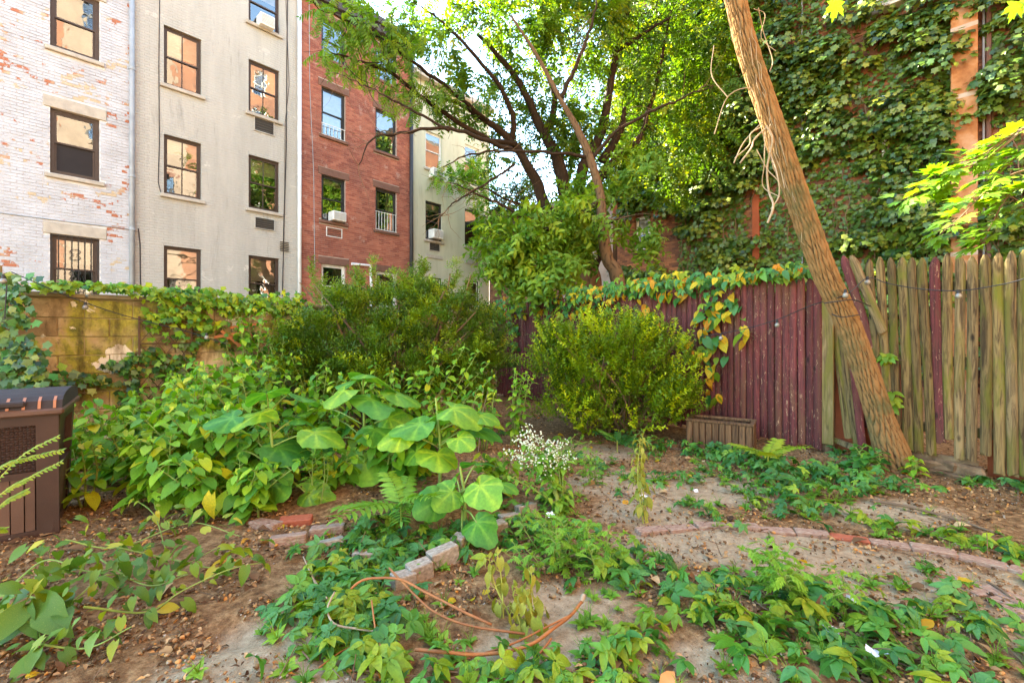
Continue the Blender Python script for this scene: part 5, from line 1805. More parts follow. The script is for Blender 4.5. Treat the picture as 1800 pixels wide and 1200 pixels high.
# ---------------------------------------------------------------- shrubs
ys_ = thing('yew_bush', 'dark green yew bush with upright needle sprays on top', 'bush', (-1.7, 6.2, gz(-1.7, 6.2)))
YB_ = [(600, 580, 6.2, 80, 80, .75), (690, 560, 6.3, 95, 85, .85), (780, 570, 6.3, 85, 85, .75), (560, 640, 6.1, 70, 70, .7), (680, 640, 6.0, 120, 85, .8), (800, 650, 6.2, 75, 75, .7),
      (540, 590, 6.1, 50, 50, .5), (855, 615, 6.4, 45, 55, .5), (640, 505, 6.3, 45, 45, .4), (720, 500, 6.3, 55, 45, .4), (790, 510, 6.3, 45, 40, .4), (850, 560, 6.4, 35, 35, .4)]
YB = [(b[0], b[1] + (26 if b[1] < 600 else 8), b[2], b[3] * .92, b[4] * .86, b[5], b[3] * b[4]) for b in YB_]
NL = MB().add([(0, 0, 0), (-.17, .5, .06), (.17, .5, .06), (0, 1, 0)], [(0, 2, 3, 1)])
YSP = []
for s in (1, 2):
    mbk = spray(12, NL, .36, 48, .15, 137.5, .05, .014, s + 40, flat=False, tail=True)
    for sg in (-1, 1):
        sub = spray(7, NL, .50, 48, .1, 137.5, .1, .012, s + 50 + sg)
        mbk.add(sub.v, sub.f, frame1((0, .35, 0), (sg * .8, .8, 0), (0, 0, 1), .6))
    YSP.append(mbk)
for k in range(2):
    Ms, t_ = clumped(YB, 165, 10, .10, .17, (.7, 1.35), .5, .8, .35, .55)
    put('foliage', rep_mesh('foliage', YSP[k].tris(), Ms, LF['yew'], t_), ys_, kind='stuff')
tops = []
for (x0, y0, x1, y1) in ((560, 540, 548, 470), (600, 540, 596, 505), (660, 520, 655, 458), (676, 530, 690, 480), (745, 520, 743, 468), (765, 520, 760, 500), (788, 520, 803, 465), (812, 540, 826, 492), (640, 520, 628, 482), (710, 520, 708, 486), (580, 540, 566, 500)):
    A = W(x0, y0, 6.3); B = W(x1, y1, 6.3)
    for q in range(15):
        f = q / 14
        p = A.lerp(B, f) + Vector((rnd.gauss(0, .03 * (1.3 - f)), rnd.gauss(0, .05), 0))
        dd = (B - A).normalized() * 1.2 + Vector((rnd.gauss(0, .5), rnd.gauss(0, .5), 0))
        tops.append(np.array(frame1(p, dd, (rnd.random(), -1, .2), rnd.uniform(.10, .17))))
put('foliage', rep_mesh('foliage', YSP[0].tris(), np.array(tops), LF['yew'], rng.uniform(.5, 1, len(tops))), ys_, kind='stuff')
mb = MB()
for k in range(40):
    a = Vector((-1.7 + rnd.uniform(-.4, .4), 6.25 + rnd.uniform(-.2, .2), 0))
    b_ = W(rnd.uniform(520, 850), rnd.uniform(480, 640), 6.3 + rnd.uniform(-.4, .4))
    mid = a.lerp(b_, .5) + Vector((rnd.gauss(0, .12), rnd.gauss(0, .12), .1))
    mb.tube(cr([a, mid, b_], 8), [.03 - .0027 * q for q in range(9)], 5)
mb.build('branches', MT['stembrown'], ys_)

bx = thing('boxwood_bush', 'round yellow green boxwood bush against the maroon fence', 'bush', (1.35, 5.9, gz(1.35, 5.9)))
BB_ = [(1080, 650, 5.85, 120, 90, .75), (1000, 660, 5.8, 70, 75, .6), (1165, 670, 5.8, 70, 75, .6), (1080, 600, 5.9, 100, 45, .55), (1010, 605, 5.85, 65, 42, .5), (1150, 605, 5.9, 55, 40, .5), (1090, 710, 5.75, 130, 55, .7), (975, 620, 5.85, 40, 45, .4), (1190, 700, 5.75, 40, 50, .5), (1000, 720, 5.7, 70, 45, .5)]
BB = [(1080 + (b[0] - 1080) * .94, 665 + (b[1] - 665) * .92, b[2], b[3] * .94, b[4] * .90, b[5], b[3] * b[4]) for b in BB_]
BL = leaf_ovate(.30, 2, .04, .1)
BSP = [spray(16, BL, .19, 52, .08, 137.5, .08, .010, s + 60) for s in (1, 2)]
for k in range(2):
    Ms, t_ = clumped(BB, 165, 9, .085, .20, (.6, 1.5), .5, .85, .35, .5)
    put('foliage', rep_mesh('foliage', BSP[k].tris(), Ms, LF['box'], t_), bx, kind='stuff')
tops = []
for k in range(70):
    px = rnd.uniform(950, 1215)
    py = 594 - 22 * math.sin((px - 950) / 265 * PI) + rnd.uniform(-8, 70)
    p = W(px, py, 5.7 + rnd.uniform(-.3, .35))
    tops.append(np.array(frame1(p, (rnd.gauss((px - 1080) / 500, .2), rnd.gauss(0, .2), 1), (rnd.random(), -1, .2), rnd.uniform(.16, .26))))
put('foliage', rep_mesh('foliage', BSP[0].tris(), np.array(tops), LF['box'], rng.uniform(.75, 1, len(tops))), bx, kind='stuff')
mb = MB()
for k in range(46):
    a = Vector((1.35 + rnd.uniform(-.2, .2), 5.9 + rnd.uniform(-.15, .15), 0))
    b_ = W(rnd.uniform(960, 1210), rnd.uniform(575, 720), 5.8 + rnd.uniform(-.5, .5))
    mid = a.lerp(b_, .5) + Vector((rnd.gauss(0, .08), rnd.gauss(0, .08), .05))
    mb.tube(cr([a, mid, b_], 8), [.016 - .0015 * q for q in range(9)], 4)
mb.build('branches', MT['stembrown'], bx)

# ---------------------------------------------------------------- leafy weeds
def weed(label, base, tip, nst, nl, size, mat='weed', tm='WEED', spread=.35, droop=.35, name='leafy_weed', cat='weed', group='leafy weeds in the bed', stemm='stem', rad=.009, top_small=.55, f0=.18, extra=()):
    base = Vector(base); tip = Vector(tip)
    root = thing(name, label, cat, base, 0, group)
    mb = MB(); items = []
    H = (tip - base).length
    for s in range(nst):
        a = rnd.uniform(0, 2 * PI); k = 0 if s == 0 else rnd.uniform(.3, 1)
        e = tip + Vector((math.cos(a) * spread * k, math.sin(a) * spread * k * .8, -H * .28 * k * rnd.random()))
        b0 = base + Vector((rnd.gauss(0, .03), rnd.gauss(0, .03), -.03))
        mid = b0.lerp(e, .5) + Vector((rnd.gauss(0, .03), rnd.gauss(0, .03), H * .06))
        P = cr([b0, mid, e], 16)
        mb.tube(P, [rad * (1 - .7 * q / 16) for q in range(17)], 5)
        for i in range(nl):
            f = f0 + (1 - f0) * (i // 2 * 2 + (i % 2) * .4) / max(1, nl - 1)
            f = min(f, 1)
            u = f * 16; i0 = min(int(u), 15)
            p = P[i0].lerp(P[i0 + 1], u - i0)
            az = (i // 2) * 1.75 + (PI if i % 2 else 0) + rnd.uniform(-.5, .5) + s
            sz = size * (1 - (1 - top_small) * f) * rnd.uniform(.75, 1.2)
            el = .35 + .3 * f
            d = Vector((math.cos(az), math.sin(az), el)).normalized()
            pe = p + d * sz * .55
            mb.tube([p, p.lerp(pe, .5) + Vector((0, 0, sz * .03)), pe], rad * .35, 4, cap=False)
            ld = Vector((math.cos(az), math.sin(az), -droop + rnd.gauss(0, .25)))
            up = Vector((rnd.gauss(0, .25), rnd.gauss(0, .25), 1))
            m = frame1(pe, ld, up, sz)
            items.append((m, (tm, rnd.randrange(len(globals()[tm]))), mat))
        for q in range(3):
            m = frame1(e, (rnd.gauss(0, .6), rnd.gauss(0, .6), 1), (0, -1, .4), size * .3)
            items.append((m, (tm, 0), mat))
    mb.build('stem', MT[stemm], root)
    plant_leaves(root, items)
    return root

WEEDS = [
    # base px, base py, tip px, tip py, stems, leaves, size, label
    (185, 850, 170, 707, 3, 12, .13, 'low leafy weed right beside the deck box'), (250, 870, 215, 737, 3, 12, .14, 'weed with pale leaves in front of the deck box end'),
    (300, 850, 270, 707, 3, 14, .14, 'bushy weed second from the deck box'), (365, 870, 330, 717, 3, 14, .16, 'broad weed with hanging leaves at bed front'),
    (330, 800, 330, 662, 4, 14, .12, 'tall weed in front of the metal trellis foot'), (400, 810, 395, 627, 4, 16, .13, 'tall weed rising right of the metal trellis'),
    (260, 800, 250, 687, 3, 12, .12, 'small leaved weed at foot of the trellis'), (440, 830, 425, 662, 3, 14, .15, 'bright weed in the middle of the bed'),
    (370, 762, 370, 592, 4, 16, .11, 'weed against the wall below the orange lattice'), (440, 766, 440, 542, 4, 20, .11, 'tallest bluish weed before the block wall'),
    (500, 768, 490, 572, 4, 18, .10, 'tall weed left of the yew bush'), (545, 770, 530, 622, 3, 16, .11, 'weed at the lower left of the yew bush'),
    (300, 765, 300, 662, 3, 12, .10, 'small weed along the foot of the block wall'), (200, 790, 200, 707, 3, 10, .10, 'small weed between deck box and block wall'),
    (740, 785, 815, 612, 3, 20, .11, 'tall leaning weed in front of the yew bush'), (700, 790, 690, 655, 3, 16, .11, 'weed below the middle of the yew bush'),
    (620, 800, 600, 690, 2, 12, .12, 'weed hidden behind the big leaf plant'), (850, 800, 870, 690, 2, 9, .11, 'sparse weed left of the boxwood bush'),
    (900, 785, 905, 650, 3, 14, .09, 'weed between yew and boxwood bushes'), (480, 860, 460, 742, 3, 12, .12, 'low weed under the left big leaf plant'),
    (150, 890, 140, 772, 2, 10, .12, 'small weed touching the deck box corner'), (400, 905, 340, 800, 3, 14, .14, 'arching weed with one yellow leaf at bed front'),
    (140, 825, 135, 745, 3, 12, .12, 'short weed squeezed behind the deck box end'), (228, 850, 235, 715, 3, 14, .13, 'pale green weed right of the deck box, second row'), (295, 890, 300, 765, 3, 14, .14, 'drooping weed hanging over bare soil at bed front'),
    (345, 840, 360, 665, 4, 16, .13, 'upright weed directly before the metal trellis'), (415, 870, 400, 715, 3, 14, .14, 'wide weed left of the left big leaf plant'), (385, 790, 345, 640, 4, 16, .11, 'weed reaching over the trellis side rail'),
    (300, 790, 300, 655, 3, 16, .11, 'weed covering the lower trellis'), (460, 800, 465, 630, 4, 18, .12, 'tall weed behind the left big leaf plant'), (545, 835, 530, 705, 3, 14, .13, 'weed filling the gap between two big leaf plants'),
    (600, 865, 590, 790, 3, 12, .11, 'low weed under the tall big leaf plant'), (685, 855, 690, 760, 3, 12, .12, 'low weed right of the tall big leaf plant'), (735, 850, 745, 745, 3, 14, .12, 'weed at foot of the bluish big leaf plant'),
    (560, 795, 575, 650, 3, 16, .11, 'weed in front of the yew, left part'), (650, 785, 660, 640, 3, 16, .10, 'weed in front of the yew, centre'), (785, 800, 795, 690, 3, 12, .11, 'weed in front of the yew, right part'),
    (870, 870, 880, 800, 3, 12, .10, 'low weed beside the white flowers'), (435, 905, 455, 820, 3, 12, .12, 'low weed behind the small brick row')]
for (bx_, by_, tx_, ty_, ns_, nl_, sz_, lab) in WEEDS:
    b0 = G(bx_, by_)
    tp_ = W(tx_, ty_, b0.y - rnd.uniform(0, .15))
    r_ = weed(lab, b0, tp_, ns_ * 2 if by_ < 960 and ns_ > 2 else ns_ + 1, int(nl_ * 1.3), sz_ * 1.12, 'weed' if by_ > 775 else ('creep' if rnd.random() < .5 else 'weed'), spread=.36 if ns_ > 2 else .24)
    if 'one yellow' in lab:
        put('leaf', lmesh(('DROOPY', 0), DROOPY[0], 'yel'), r_, frame1(W(372, 870, 3.1), (-.1, -.3, -1), (-.2, -1, .3), .16), label='yellow withered leaf')

# paulownia-like big leaf plants, each leaf placed
def big_plant(label, base, topz, Y, leaves, sub=None):
    b0 = Vector(base)
    root = thing('big_leaf_plant', label, 'plant', b0, 0, 'big leaf plants')
    mb = MB()
    top = Vector((b0.x + rnd.uniform(-.04, .04), b0.y, topz))
    mb.tube(cr([b0 - Vector((0, 0, .05)), b0.lerp(top, .5) + Vector((.02, 0, 0)), top], 12), [.016 - .0007 * k for k in range(13)], 7)
    for i, (px, py, wpx, tilt) in enumerate(leaves):
        Yl = Y + rnd.uniform(-.28, .28)
        c = W(px, py, Yl)
        s_ = wpx / FPX * Yl / 1.30 * 1.0
        out = Vector((c.x - top.x, c.y - top.y, 0))
        if out.length < .05: out = Vector((rnd.gauss(0, 1), rnd.gauss(0, 1), 0))
        out.normalize()
        ta = math.radians(tilt if tilt > 35 else tilt * .45)
        nrm = Vector((rnd.gauss(0, .26), -math.sin(ta) + rnd.gauss(0, .14), math.cos(ta)))
        ld = out + Vector((0, 0, -.25))
        mat = 'paul'
        m = frame1(c - out * s_ * .15, ld, nrm, s_)
        put('leaf', lmesh(('ROUND', i % 5), ROUND[i % 5], mat), root, m)
        att = b0.lerp(top, min(1.0, max(.35, (c.z - b0.z - .12) / max(.1, top.z - b0.z))))
        q = m.translation
        mb.tube(cr([att, att.lerp(q, .55) + Vector((0, 0, .02)), q + Vector((0, 0, -.004))], 8), .0065, 5)
    mb.build('stem', MT['stem'], root, smooth=True)
    return root
big_plant('tall big leaf plant standing in front of the yew', G(634, 848), .93, 3.95,
          [(560, 715, 80, 8), (655, 702, 85, 6), (600, 688, 70, 14), (700, 690, 70, 24), (655, 658, 95, 20), (620, 668, 60, 20), (665, 755, 80, 45), (640, 800, 105, 52), (585, 735, 60, 30), (690, 735, 55, 50), (585, 770, 70, 40)])
big_plant('big leaf plant with round bluish leaves by the white flowers', G(773, 876), .80, 3.6,
          [(730, 745, 75, 12), (840, 752, 75, 12), (770, 728, 70, 24), (700, 765, 60, 36), (805, 718, 75, 12), (770, 800, 80, 48), (850, 730, 50, 18), (730, 790, 60, 40), (810, 770, 50, 40)])
big_plant('big leaf plant at the centre left among leafy weeds', G(478, 885), .74, 3.55,
          [(470, 690, 75, 8), (518, 690, 95, 16), (500, 785, 90, 22), (485, 850, 62, 62), (548, 868, 60, 66), (430, 760, 64, 18), (450, 728, 70, 22), (562, 760, 75, 14), (420, 790, 56, 54), (530, 735, 60, 20), (400, 735, 60, 20)])
big_plant('low big leaf plant with round leaves over the edging stones', G(815, 930), .42, 3.05,
          [(840, 812, 64, 46), (848, 856, 76, 42), (790, 866, 62, 46), (762, 882, 62, 56), (842, 920, 66, 66), (812, 942, 48, 66), (885, 850, 46, 10), (800, 835, 50, 40)])

# ---------------------------------------------------------------- white flowering weed, wilted weeds, seedlings, mugwort
def flowering(label, base, stems, n, size=.010):
    root = thing('flowering_weed', label, 'flowering weed', base)
    mb = MB(); FM = []; items = []
    for (px, py, Y) in stems:
        e = W(px, py, Y)
        P = cr([Vector(base), Vector(base).lerp(e, .55) + Vector((rnd.gauss(0, .05), 0, .08)), e], 14)
        mb.tube(P, [.006 - .0003 * q for q in range(15)], 5)
        for q in range(n):
            f = 1 - .5 * rnd.random() ** 1.6
            p = P[min(14, int(f * 14))] + Vector((rnd.gauss(0, .035), rnd.gauss(0, .035), rnd.gauss(0, .02)))
            FM.append(np.array(frame1(p, rnd_dir(), (0, 0, 1), size * rnd.uniform(.7, 1.4))))
        for q in range(14):
            f = rnd.uniform(.1, .85)
            p = P[min(14, int(f * 14))]
            a = rnd.uniform(0, 2 * PI)
            items.append((frame1(p, (math.cos(a), math.sin(a), rnd.gauss(-.1, .3)), (0, 0, 1), rnd.uniform(.06, .10)), ('OVAL', rnd.randrange(2)), 'mug'))
    mb.build('stem', MT['stem'], root)
    oc = np.array([(1, 0, 0), (-1, 0, 0), (0, 1, 0), (0, -1, 0), (0, 0, 1), (0, 0, -1)], float), np.array([(0, 2, 4), (2, 1, 4), (1, 3, 4), (3, 0, 4), (2, 0, 5), (1, 2, 5), (3, 1, 5), (0, 3, 5)])
    put('flower_heads', rep_mesh('flower_heads', oc, np.array(FM), MT['flower'], smooth=False), root, kind='stuff')
    plant_leaves(root, items)
def rnd_dir():
    return Vector((rnd.gauss(0, 1), rnd.gauss(0, 1), rnd.gauss(0, 1))).normalized()
flowering('leaning weed with clusters of small white flowers', G(990, 905), [(900, 765, 3.5), (915, 775, 3.45), (935, 760, 3.6), (955, 770, 3.6), (970, 785, 3.5), (945, 800, 3.4), (890, 790, 3.4), (985, 770, 3.7), (1000, 800, 3.5), (910, 800, 3.4), (925, 745, 3.65)], 46, .0075)
weed('yellow green weed with narrow leaves below white flowers', G(1000, 905), W(930, 800, 3.4), 4, 26, .075, 'mug', 'OVAL', .28, .4, 'narrow_weed', 'weed', None)
fl2 = weed('fading weed standing alone on the sandy path', G(1140, 915), W(1130, 765, 3.15), 3, 22, .08, 'wilt', 'OVAL', .06, .9, 'fading_weed', 'weed', None, 'stemyel', .006)
weed('bare branched weed with few hanging leaves by the yew', G(835, 800), W(850, 680, 4.75), 3, 5, .09, 'weed', 'DROOPY', .25, .8, 'bare_weed', 'weed', None, 'paletwig', .006)

MUGS = [((1390, 1040), (1350, 955), 7, 18, .085, 'feathery green mugwort clump on the right of the path'), ((1000, 985), (985, 915), 7, 16, .085, 'large mugwort clump below the white flowers'), ((1060, 1000), (1070, 930), 5, 14, .08, 'mugwort right of the large clump'),
        ((960, 960), (940, 900), 5, 14, .075, 'mugwort left of the large clump beside edging stones'), ((560, 885), (550, 800), 4, 14, .075, 'mugwort clump beside the red bricks'), ((930, 1000), (925, 965), 4, 12, .07, 'small fine mugwort near the wilted weeds'),
        ((1460, 1060), (1480, 1010), 4, 12, .07, 'small mugwort trailing right of the feathery clump'), ((1040, 850), (1030, 790), 5, 14, .07, 'mugwort just right of the white flowers'), ((980, 830), (1010, 765), 5, 14, .07, 'bluish mugwort in front of the boxwood'), ((1130, 800), (1128, 755), 2, 12, .06, 'slim upright mugwort before the boxwood')]
for (b, t_, ns, nl, sz, lab) in MUGS:
    b0 = G(*b)
    weed(lab, b0, W(t_[0], t_[1], b0.y - .05), ns, nl, sz, 'mug', 'MUG', .22, .1, 'mugwort', 'weed', 'mugwort clumps', 'stem', .005, .7, .1)
def wilted(px, py, h, lab):
    b0 = G(px, py)
    weed(lab, b0, b0 + Vector((rnd.gauss(0, .05), rnd.gauss(0, .05), h)), 2, 8, .085, 'wilt', 'DROOPY', .08, 1.8, 'wilted_weed', 'weed', 'wilted weeds by the orange stems', 'stemyel', .005)
wilted(885, 1080, .26, 'wilted yellow weed nearest the orange stem middle')
wilted(948, 1075, .20, 'wilted weed between the other two drooping ones')
wilted(930, 1110, .18, 'lowest wilted weed touching the orange stem')
def seedling(label, base, n, ln, tilt, seed, mat='mug', pairs=10):
    root = thing('ailanthus_seedling', label, 'seedling', base, 0, None)
    mb = MB(); r2 = random.Random(seed)
    top = Vector(base) + Vector((0, 0, ln * .45))
    mb.tube([Vector(base) - Vector((0, 0, .03)), top], .006, 5)
    mb.build('stem', MT['stemyel'], root)
    for k in range(n):
        a = 2 * PI * k / n + r2.uniform(-.3, .3)
        d = Vector((math.cos(a), math.sin(a), tilt + r2.uniform(-.2, .2)))
        put('leaf', lmesh(('PINN', k % 2, pairs), pinnate(pairs, k % 2 + 1, .30, .30), mat), root, frame1(Vector(base).lerp(top, .6 + .4 * k / n), d, (0, 0, 1), ln * r2.uniform(.8, 1.1)))
seedling('feathery pinnate seedling among the big leaf plants', G(705, 925) , 8, .42, .55, 1)
seedling('pinnate seedling in front of the maroon fence', G(1350, 830), 6, .34, .6, 2, 'creepl')
seedling('small pinnate seedling at the foot of the boxwood', G(1085, 790), 5, .28, .7, 3, 'creep')
weed('dark leafy plant at the foot of the leaning trunk', G(1515, 828), G(1515, 828) + Vector((0, -.02, .22)), 4, 12, .12, 'creep', 'WEED', .16, .2, 'broad_weed', 'weed', None)
weed('small weed behind the leaning trunk on mossy pickets', G(1600, 836), G(1600, 836) + Vector((0, -.02, .16)), 3, 10, .09, 'weed', 'OVAL', .12, .2, 'small_weed', 'weed', None)

# fallen, spotted weeds along the lower left
FLOP = [([(0, 1035), (90, 1033), (160, 1040), (250, 1010)], .11, 'fallen spotted weed stem along the left edge'), ([(20, 1085), (100, 1080), (200, 1060), (300, 1020), (400, 990)], .13, 'longest fallen weed with spotted leaves'),
        ([(0, 1130), (60, 1120), (130, 1110)], .19, 'fallen weed with two big spotted leaves at lower left'), ([(100, 985), (220, 975), (330, 960), (430, 975)], .09, 'fallen wilted weed nearest the deck box'),
        ([(180, 1120), (260, 1080), (330, 1070), (400, 1050), (480, 1035)], .10, 'fallen weed reaching toward the creeper mat'), ([(230, 890), (270, 930), (300, 985)], .10, 'broken hanging weed in front of the bed'),
        ([(150, 1010), (240, 1040), (330, 1050)], .10, 'crossed fallen weed in the lower left mass'), ([(60, 1160), (130, 1150), (190, 1165)], .12, 'fallen weed at the very bottom left corner'), ([(200, 1000), (300, 1000), (380, 1010), (440, 1000)], .10, 'fallen weed behind the long spotted one')]
for pix, sz, lab in FLOP:
    P = cr([G(*p) + Vector((rnd.gauss(0, .03), rnd.gauss(0, .03), .05 + rnd.uniform(-.03, .13))) for p in pix], 20)
    root = thing('fallen_weed', lab, 'weed', P[0], 0, 'fallen weeds at lower left')
    MB().tube(P, [.005 - .00014 * k for k in range(21)], 5).build('stem', MT['stem'], root)
    items = []
    nl = 36 if len(pix) > 3 else 26
    for k in range(nl):
        p = P[min(20, int(20 * (k + .5) / nl))]
        a = rnd.uniform(0, 2 * PI)
        s_ = sz * rnd.uniform(.3, .85) * (1.25 if 'two big' in lab and k % 8 == 0 else .9)
        items.append((frame1(p + Vector((math.cos(a) * .05, math.sin(a) * .05, rnd.uniform(-.03, .13))), (math.cos(a), math.sin(a), -.45 + rnd.gauss(0, .35)), (rnd.gauss(0, .4), rnd.gauss(-.3, .4), 1), s_), ('DROOPY' if rnd.random() < .7 else 'WEED', rnd.randrange(2)), 'flop'))
    plant_leaves(root, items)

# close sprig at the left edge
sg = thing('locust_sprig', 'thin arching sprig of tiny leaflets in front of the deck box', 'sprig', W(-40, 900, 1.55))
mb = MB(); items = []
for pts in ([(-60, 900), (-10, 850), (40, 800), (100, 768)], [(-60, 880), (0, 822), (50, 805), (108, 792)], [(-40, 905), (10, 862), (50, 840), (106, 812)], [(-30, 920), (5, 885), (30, 870), (46, 862)], [(-60, 960), (-20, 935), (8, 930)]):
    P = cr([W(x, y, 1.6 + .0008 * x) for x, y in pts], 24)
    mb.tube(P, [.0022 - .00006 * k for k in range(25)], 4)
    for k in range(3, 25):
        for s_ in (-1, 1):
            items.append((frame1(P[k], (P[k] - P[k - 1]).normalized() + Vector((0, .5 * s_, .9 * s_ + .1)), (-.2, -1, .6), rnd.uniform(.012, .018)), ('OVAL', 0), 'creepl'))
mb.build('stem', MT['stemyel'], sg)
plant_leaves(sg, items)

# ---------------------------------------------------------------- creepers on the ground
def creeper(label, paths, step, width, size=(.10, .17), mats=('creep', 'creep', 'creep', 'bluec', 'creepl'), lim=300, zr=(.015, .085)):
    root = thing('ground_creeper', label, 'creeper', G(*paths[0][0]), 0, 'creepers over the soil')
    mb = MB(); items = []
    for pix in paths:
        P = cr([G(*p) for p in pix], 40)
        L_ = sum((P[i + 1] - P[i]).length for i in range(40))
        MB().tube([Vector((p.x, p.y, gz(p.x, p.y) + .012)) for p in P], .0035, 4, cap=False).build('runner', MT['twig'], root)
        n = max(3, int(L_ / step * (.85 if 'broad dark' in label else 1.1)))
        for k in range(n):
            u = (k + rnd.random()) / n * 39.99
            i0 = int(u); p = P[i0].lerp(P[i0 + 1], u - i0)
            wj = width * (1 if rnd.random() < .7 else 2.4)
            x, y = p.x + rnd.gauss(0, wj), p.y + rnd.gauss(0, wj * .8)
            z_ = gz(x, y) + rnd.uniform(*zr)
            a = rnd.uniform(0, 2 * PI)
            s_ = size[0] * .5 + (size[1] * .88 - size[0] * .5) * rnd.random() ** .8
            items.append((frame1((x, y, z_), (math.cos(a), math.sin(a), -.12 + rnd.gauss(0, .28)), (rnd.gauss(0, .36), rnd.gauss(-.25, .36), 1), s_), ('CREEP', rnd.randrange(8)), rnd.choice(mats)))
    plant_leaves(root, items, lim)
creeper('dense creeper mat spilling over the bed edge at centre', [[(640, 920), (620, 980), (600, 1040), (600, 1110)], [(690, 900), (660, 960), (640, 1040), (650, 1120), (700, 1190)], [(720, 930), (690, 990), (670, 1060), (680, 1150)], [(580, 1010), (570, 1060), (600, 1150)], [(650, 950), (620, 1010), (590, 1070)]], .024, .07)
creeper('darker creeper strip along the edging stones', [[(690, 1010), (740, 970), (800, 960), (870, 930), (960, 930)], [(720, 960), (790, 940), (850, 925)], [(880, 960), (940, 945), (1000, 960)]], .022, .055, (.08, .14), ('creep',))
creeper('creeper runners at the left of the centre mat', [[(520, 1045), (500, 1070), (480, 1100)], [(540, 1070), (535, 1110)], [(520, 1130), (545, 1160)]], .035, .03, (.09, .13), ('creep', 'bluec', 'creepl'))
creeper('creeper along the bottom edge under the orange stems', [[(620, 1185), (720, 1190), (800, 1195)], [(760, 1180), (880, 1190), (1000, 1185)], [(900, 1200), (1000, 1195), (1080, 1180)]], .028, .05, (.09, .15), ('creep', 'creepl', 'creep'))
creeper('bright creeper runner across the lower middle', [[(1075, 1180), (1090, 1140), (1130, 1110), (1190, 1095), (1250, 1085), (1330, 1105)], [(1080, 1160), (1130, 1120)]], .024, .035, (.10, .15), ('creepl', 'creepl', 'creep'))
creeper('broad dark creeper mass in the lower right', [[(1270, 1020), (1330, 1070), (1400, 1110), (1480, 1150)], [(1300, 1060), (1320, 1120), (1360, 1180)], [(1400, 1080), (1480, 1110), (1560, 1140), (1640, 1180)], [(1350, 1040), (1430, 1060), (1500, 1075)], [(1280, 1030), (1290, 1090), (1340, 1140)], [(1440, 1150), (1500, 1190), (1560, 1210)], [(1420, 1130), (1520, 1180)]], .024, .075, (.10, .17))
creeper('creeper in the bottom right corner', [[(1500, 1080), (1560, 1090), (1640, 1080), (1700, 1060)], [(1640, 1050), (1700, 1090), (1760, 1130), (1800, 1160)], [(1560, 1160), (1650, 1190), (1740, 1200)], [(1640, 1010), (1690, 1045)]], .026, .06, (.09, .16))
creeper('long creeper line edging the sandy path on the right', [[(1310, 880), (1420, 885), (1520, 915), (1620, 935), (1700, 955), (1790, 975), (1860, 990)]], .03, .03, (.09, .14), ('creep', 'creepl', 'creepl'))
creeper('wide creeper carpet in front of the crate and trunk', [[(1060, 770), (1150, 785), (1250, 800), (1350, 815)], [(1180, 790), (1290, 815), (1400, 840), (1500, 850), (1600, 865)], [(1320, 850), (1400, 870), (1480, 870)], [(1350, 830), (1450, 850), (1560, 860)], [(1250, 800), (1330, 840), (1380, 900)]], .020, .10, (.09, .15), ('creep', 'creep', 'bluec'), zr=(.03, .13))
creeper('sparse creeper crossing the middle of the sandy path', [[(1000, 800), (1080, 830), (1150, 845), (1250, 850)], [(1130, 860), (1200, 890), (1250, 915), (1290, 930)], [(1240, 830), (1300, 850), (1330, 900)]], .035, .07, (.07, .12), ('bluec', 'creep'))
creeper('creeper running from the mugwort toward the lower right', [[(1030, 960), (1080, 990), (1130, 1010), (1200, 1040)], [(1090, 970), (1150, 1010)], [(1060, 1000), (1110, 1040)], [(1140, 1030), (1200, 1065)]], .028, .045, (.09, .15))
creeper('creeper clump at the foot of the picket fence on the right', [[(1690, 850), (1740, 855), (1790, 860), (1850, 870)], [(1480, 800), (1520, 820)]], .022, .05, (.10, .15), ('creep', 'bluec'))
creeper('creeper round the foot of the weeds and mugwort', [[(880, 850), (950, 880), (1000, 900)], [(1000, 800), (960, 820), (930, 850)], [(900, 900), (960, 910), (1020, 930)]], .03, .08, (.07, .12), ('creep', 'mug'))
creeper('low leaves under the weeds along the wall foot', [[(150, 800), (250, 790), (350, 780), (450, 780), (560, 790)], [(600, 790), (700, 780), (800, 775), (900, 765)], [(250, 830), (400, 820), (540, 830)], [(550, 860), (600, 850), (700, 850), (760, 860)]], .03, .12, (.07, .12), ('weed', 'creep'))

# ---------------------------------------------------------------- creepers on walls and fences
def plane_creeper(label, pl, spots, size, mats, lim=300, out=(.02, .16), tms=('CREEP',), name='wall_creeper', stems=True, root_t=0, hang=1.0):
    """spots: (px, py, rx px, ry px, count)"""
    root = thing(name, label, 'creeper', pl.P(root_t, 0, .1))
    items = []; mb = MB()
    for (px, py, rx, ry, n) in spots:
        for k in range(n):
            x = px + rx * max(-1.6, min(1.6, rnd.gauss(0, .6))); y = py + ry * max(-1.6, min(1.6, rnd.gauss(0, .6)))
            t_, z_ = pl.t(x), max(.05, pl.z(x, y))
            o_ = rnd.uniform(*out)
            p = pl.P(t_, z_, o_)
            ov_ = -pl.inn
            d = Vector((rnd.gauss(0, .5), rnd.gauss(0, .5), -.75 * hang)) + ov_ * rnd.uniform(.1, .8)
            up = ov_ * .8 + Vector((rnd.gauss(0, .3), rnd.gauss(0, .3), .65))
            tn = rnd.choice(tms)
            items.append((frame1(p, d, up, rnd.uniform(*size)), (tn, rnd.randrange(len(globals()[tn]))), rnd.choice(mats)))
        if stems:
            for q in range(2 + int(rx / 30)):
                pts = []
                x = px + rnd.uniform(-rx, rx); y = py - ry * .7
                for j in range(5):
                    t_, z_ = pl.t(x), max(.05, pl.z(x, y))
                    pts.append(pl.P(t_, z_, .03 + rnd.uniform(0, .05)))
                    x += rnd.gauss(0, 9); y += ry * .4
                MB().tube(cr(pts, 10), .004, 4, cap=False).build('runner', MT['twig'], root)
    plant_leaves(root, items, lim)
    return root
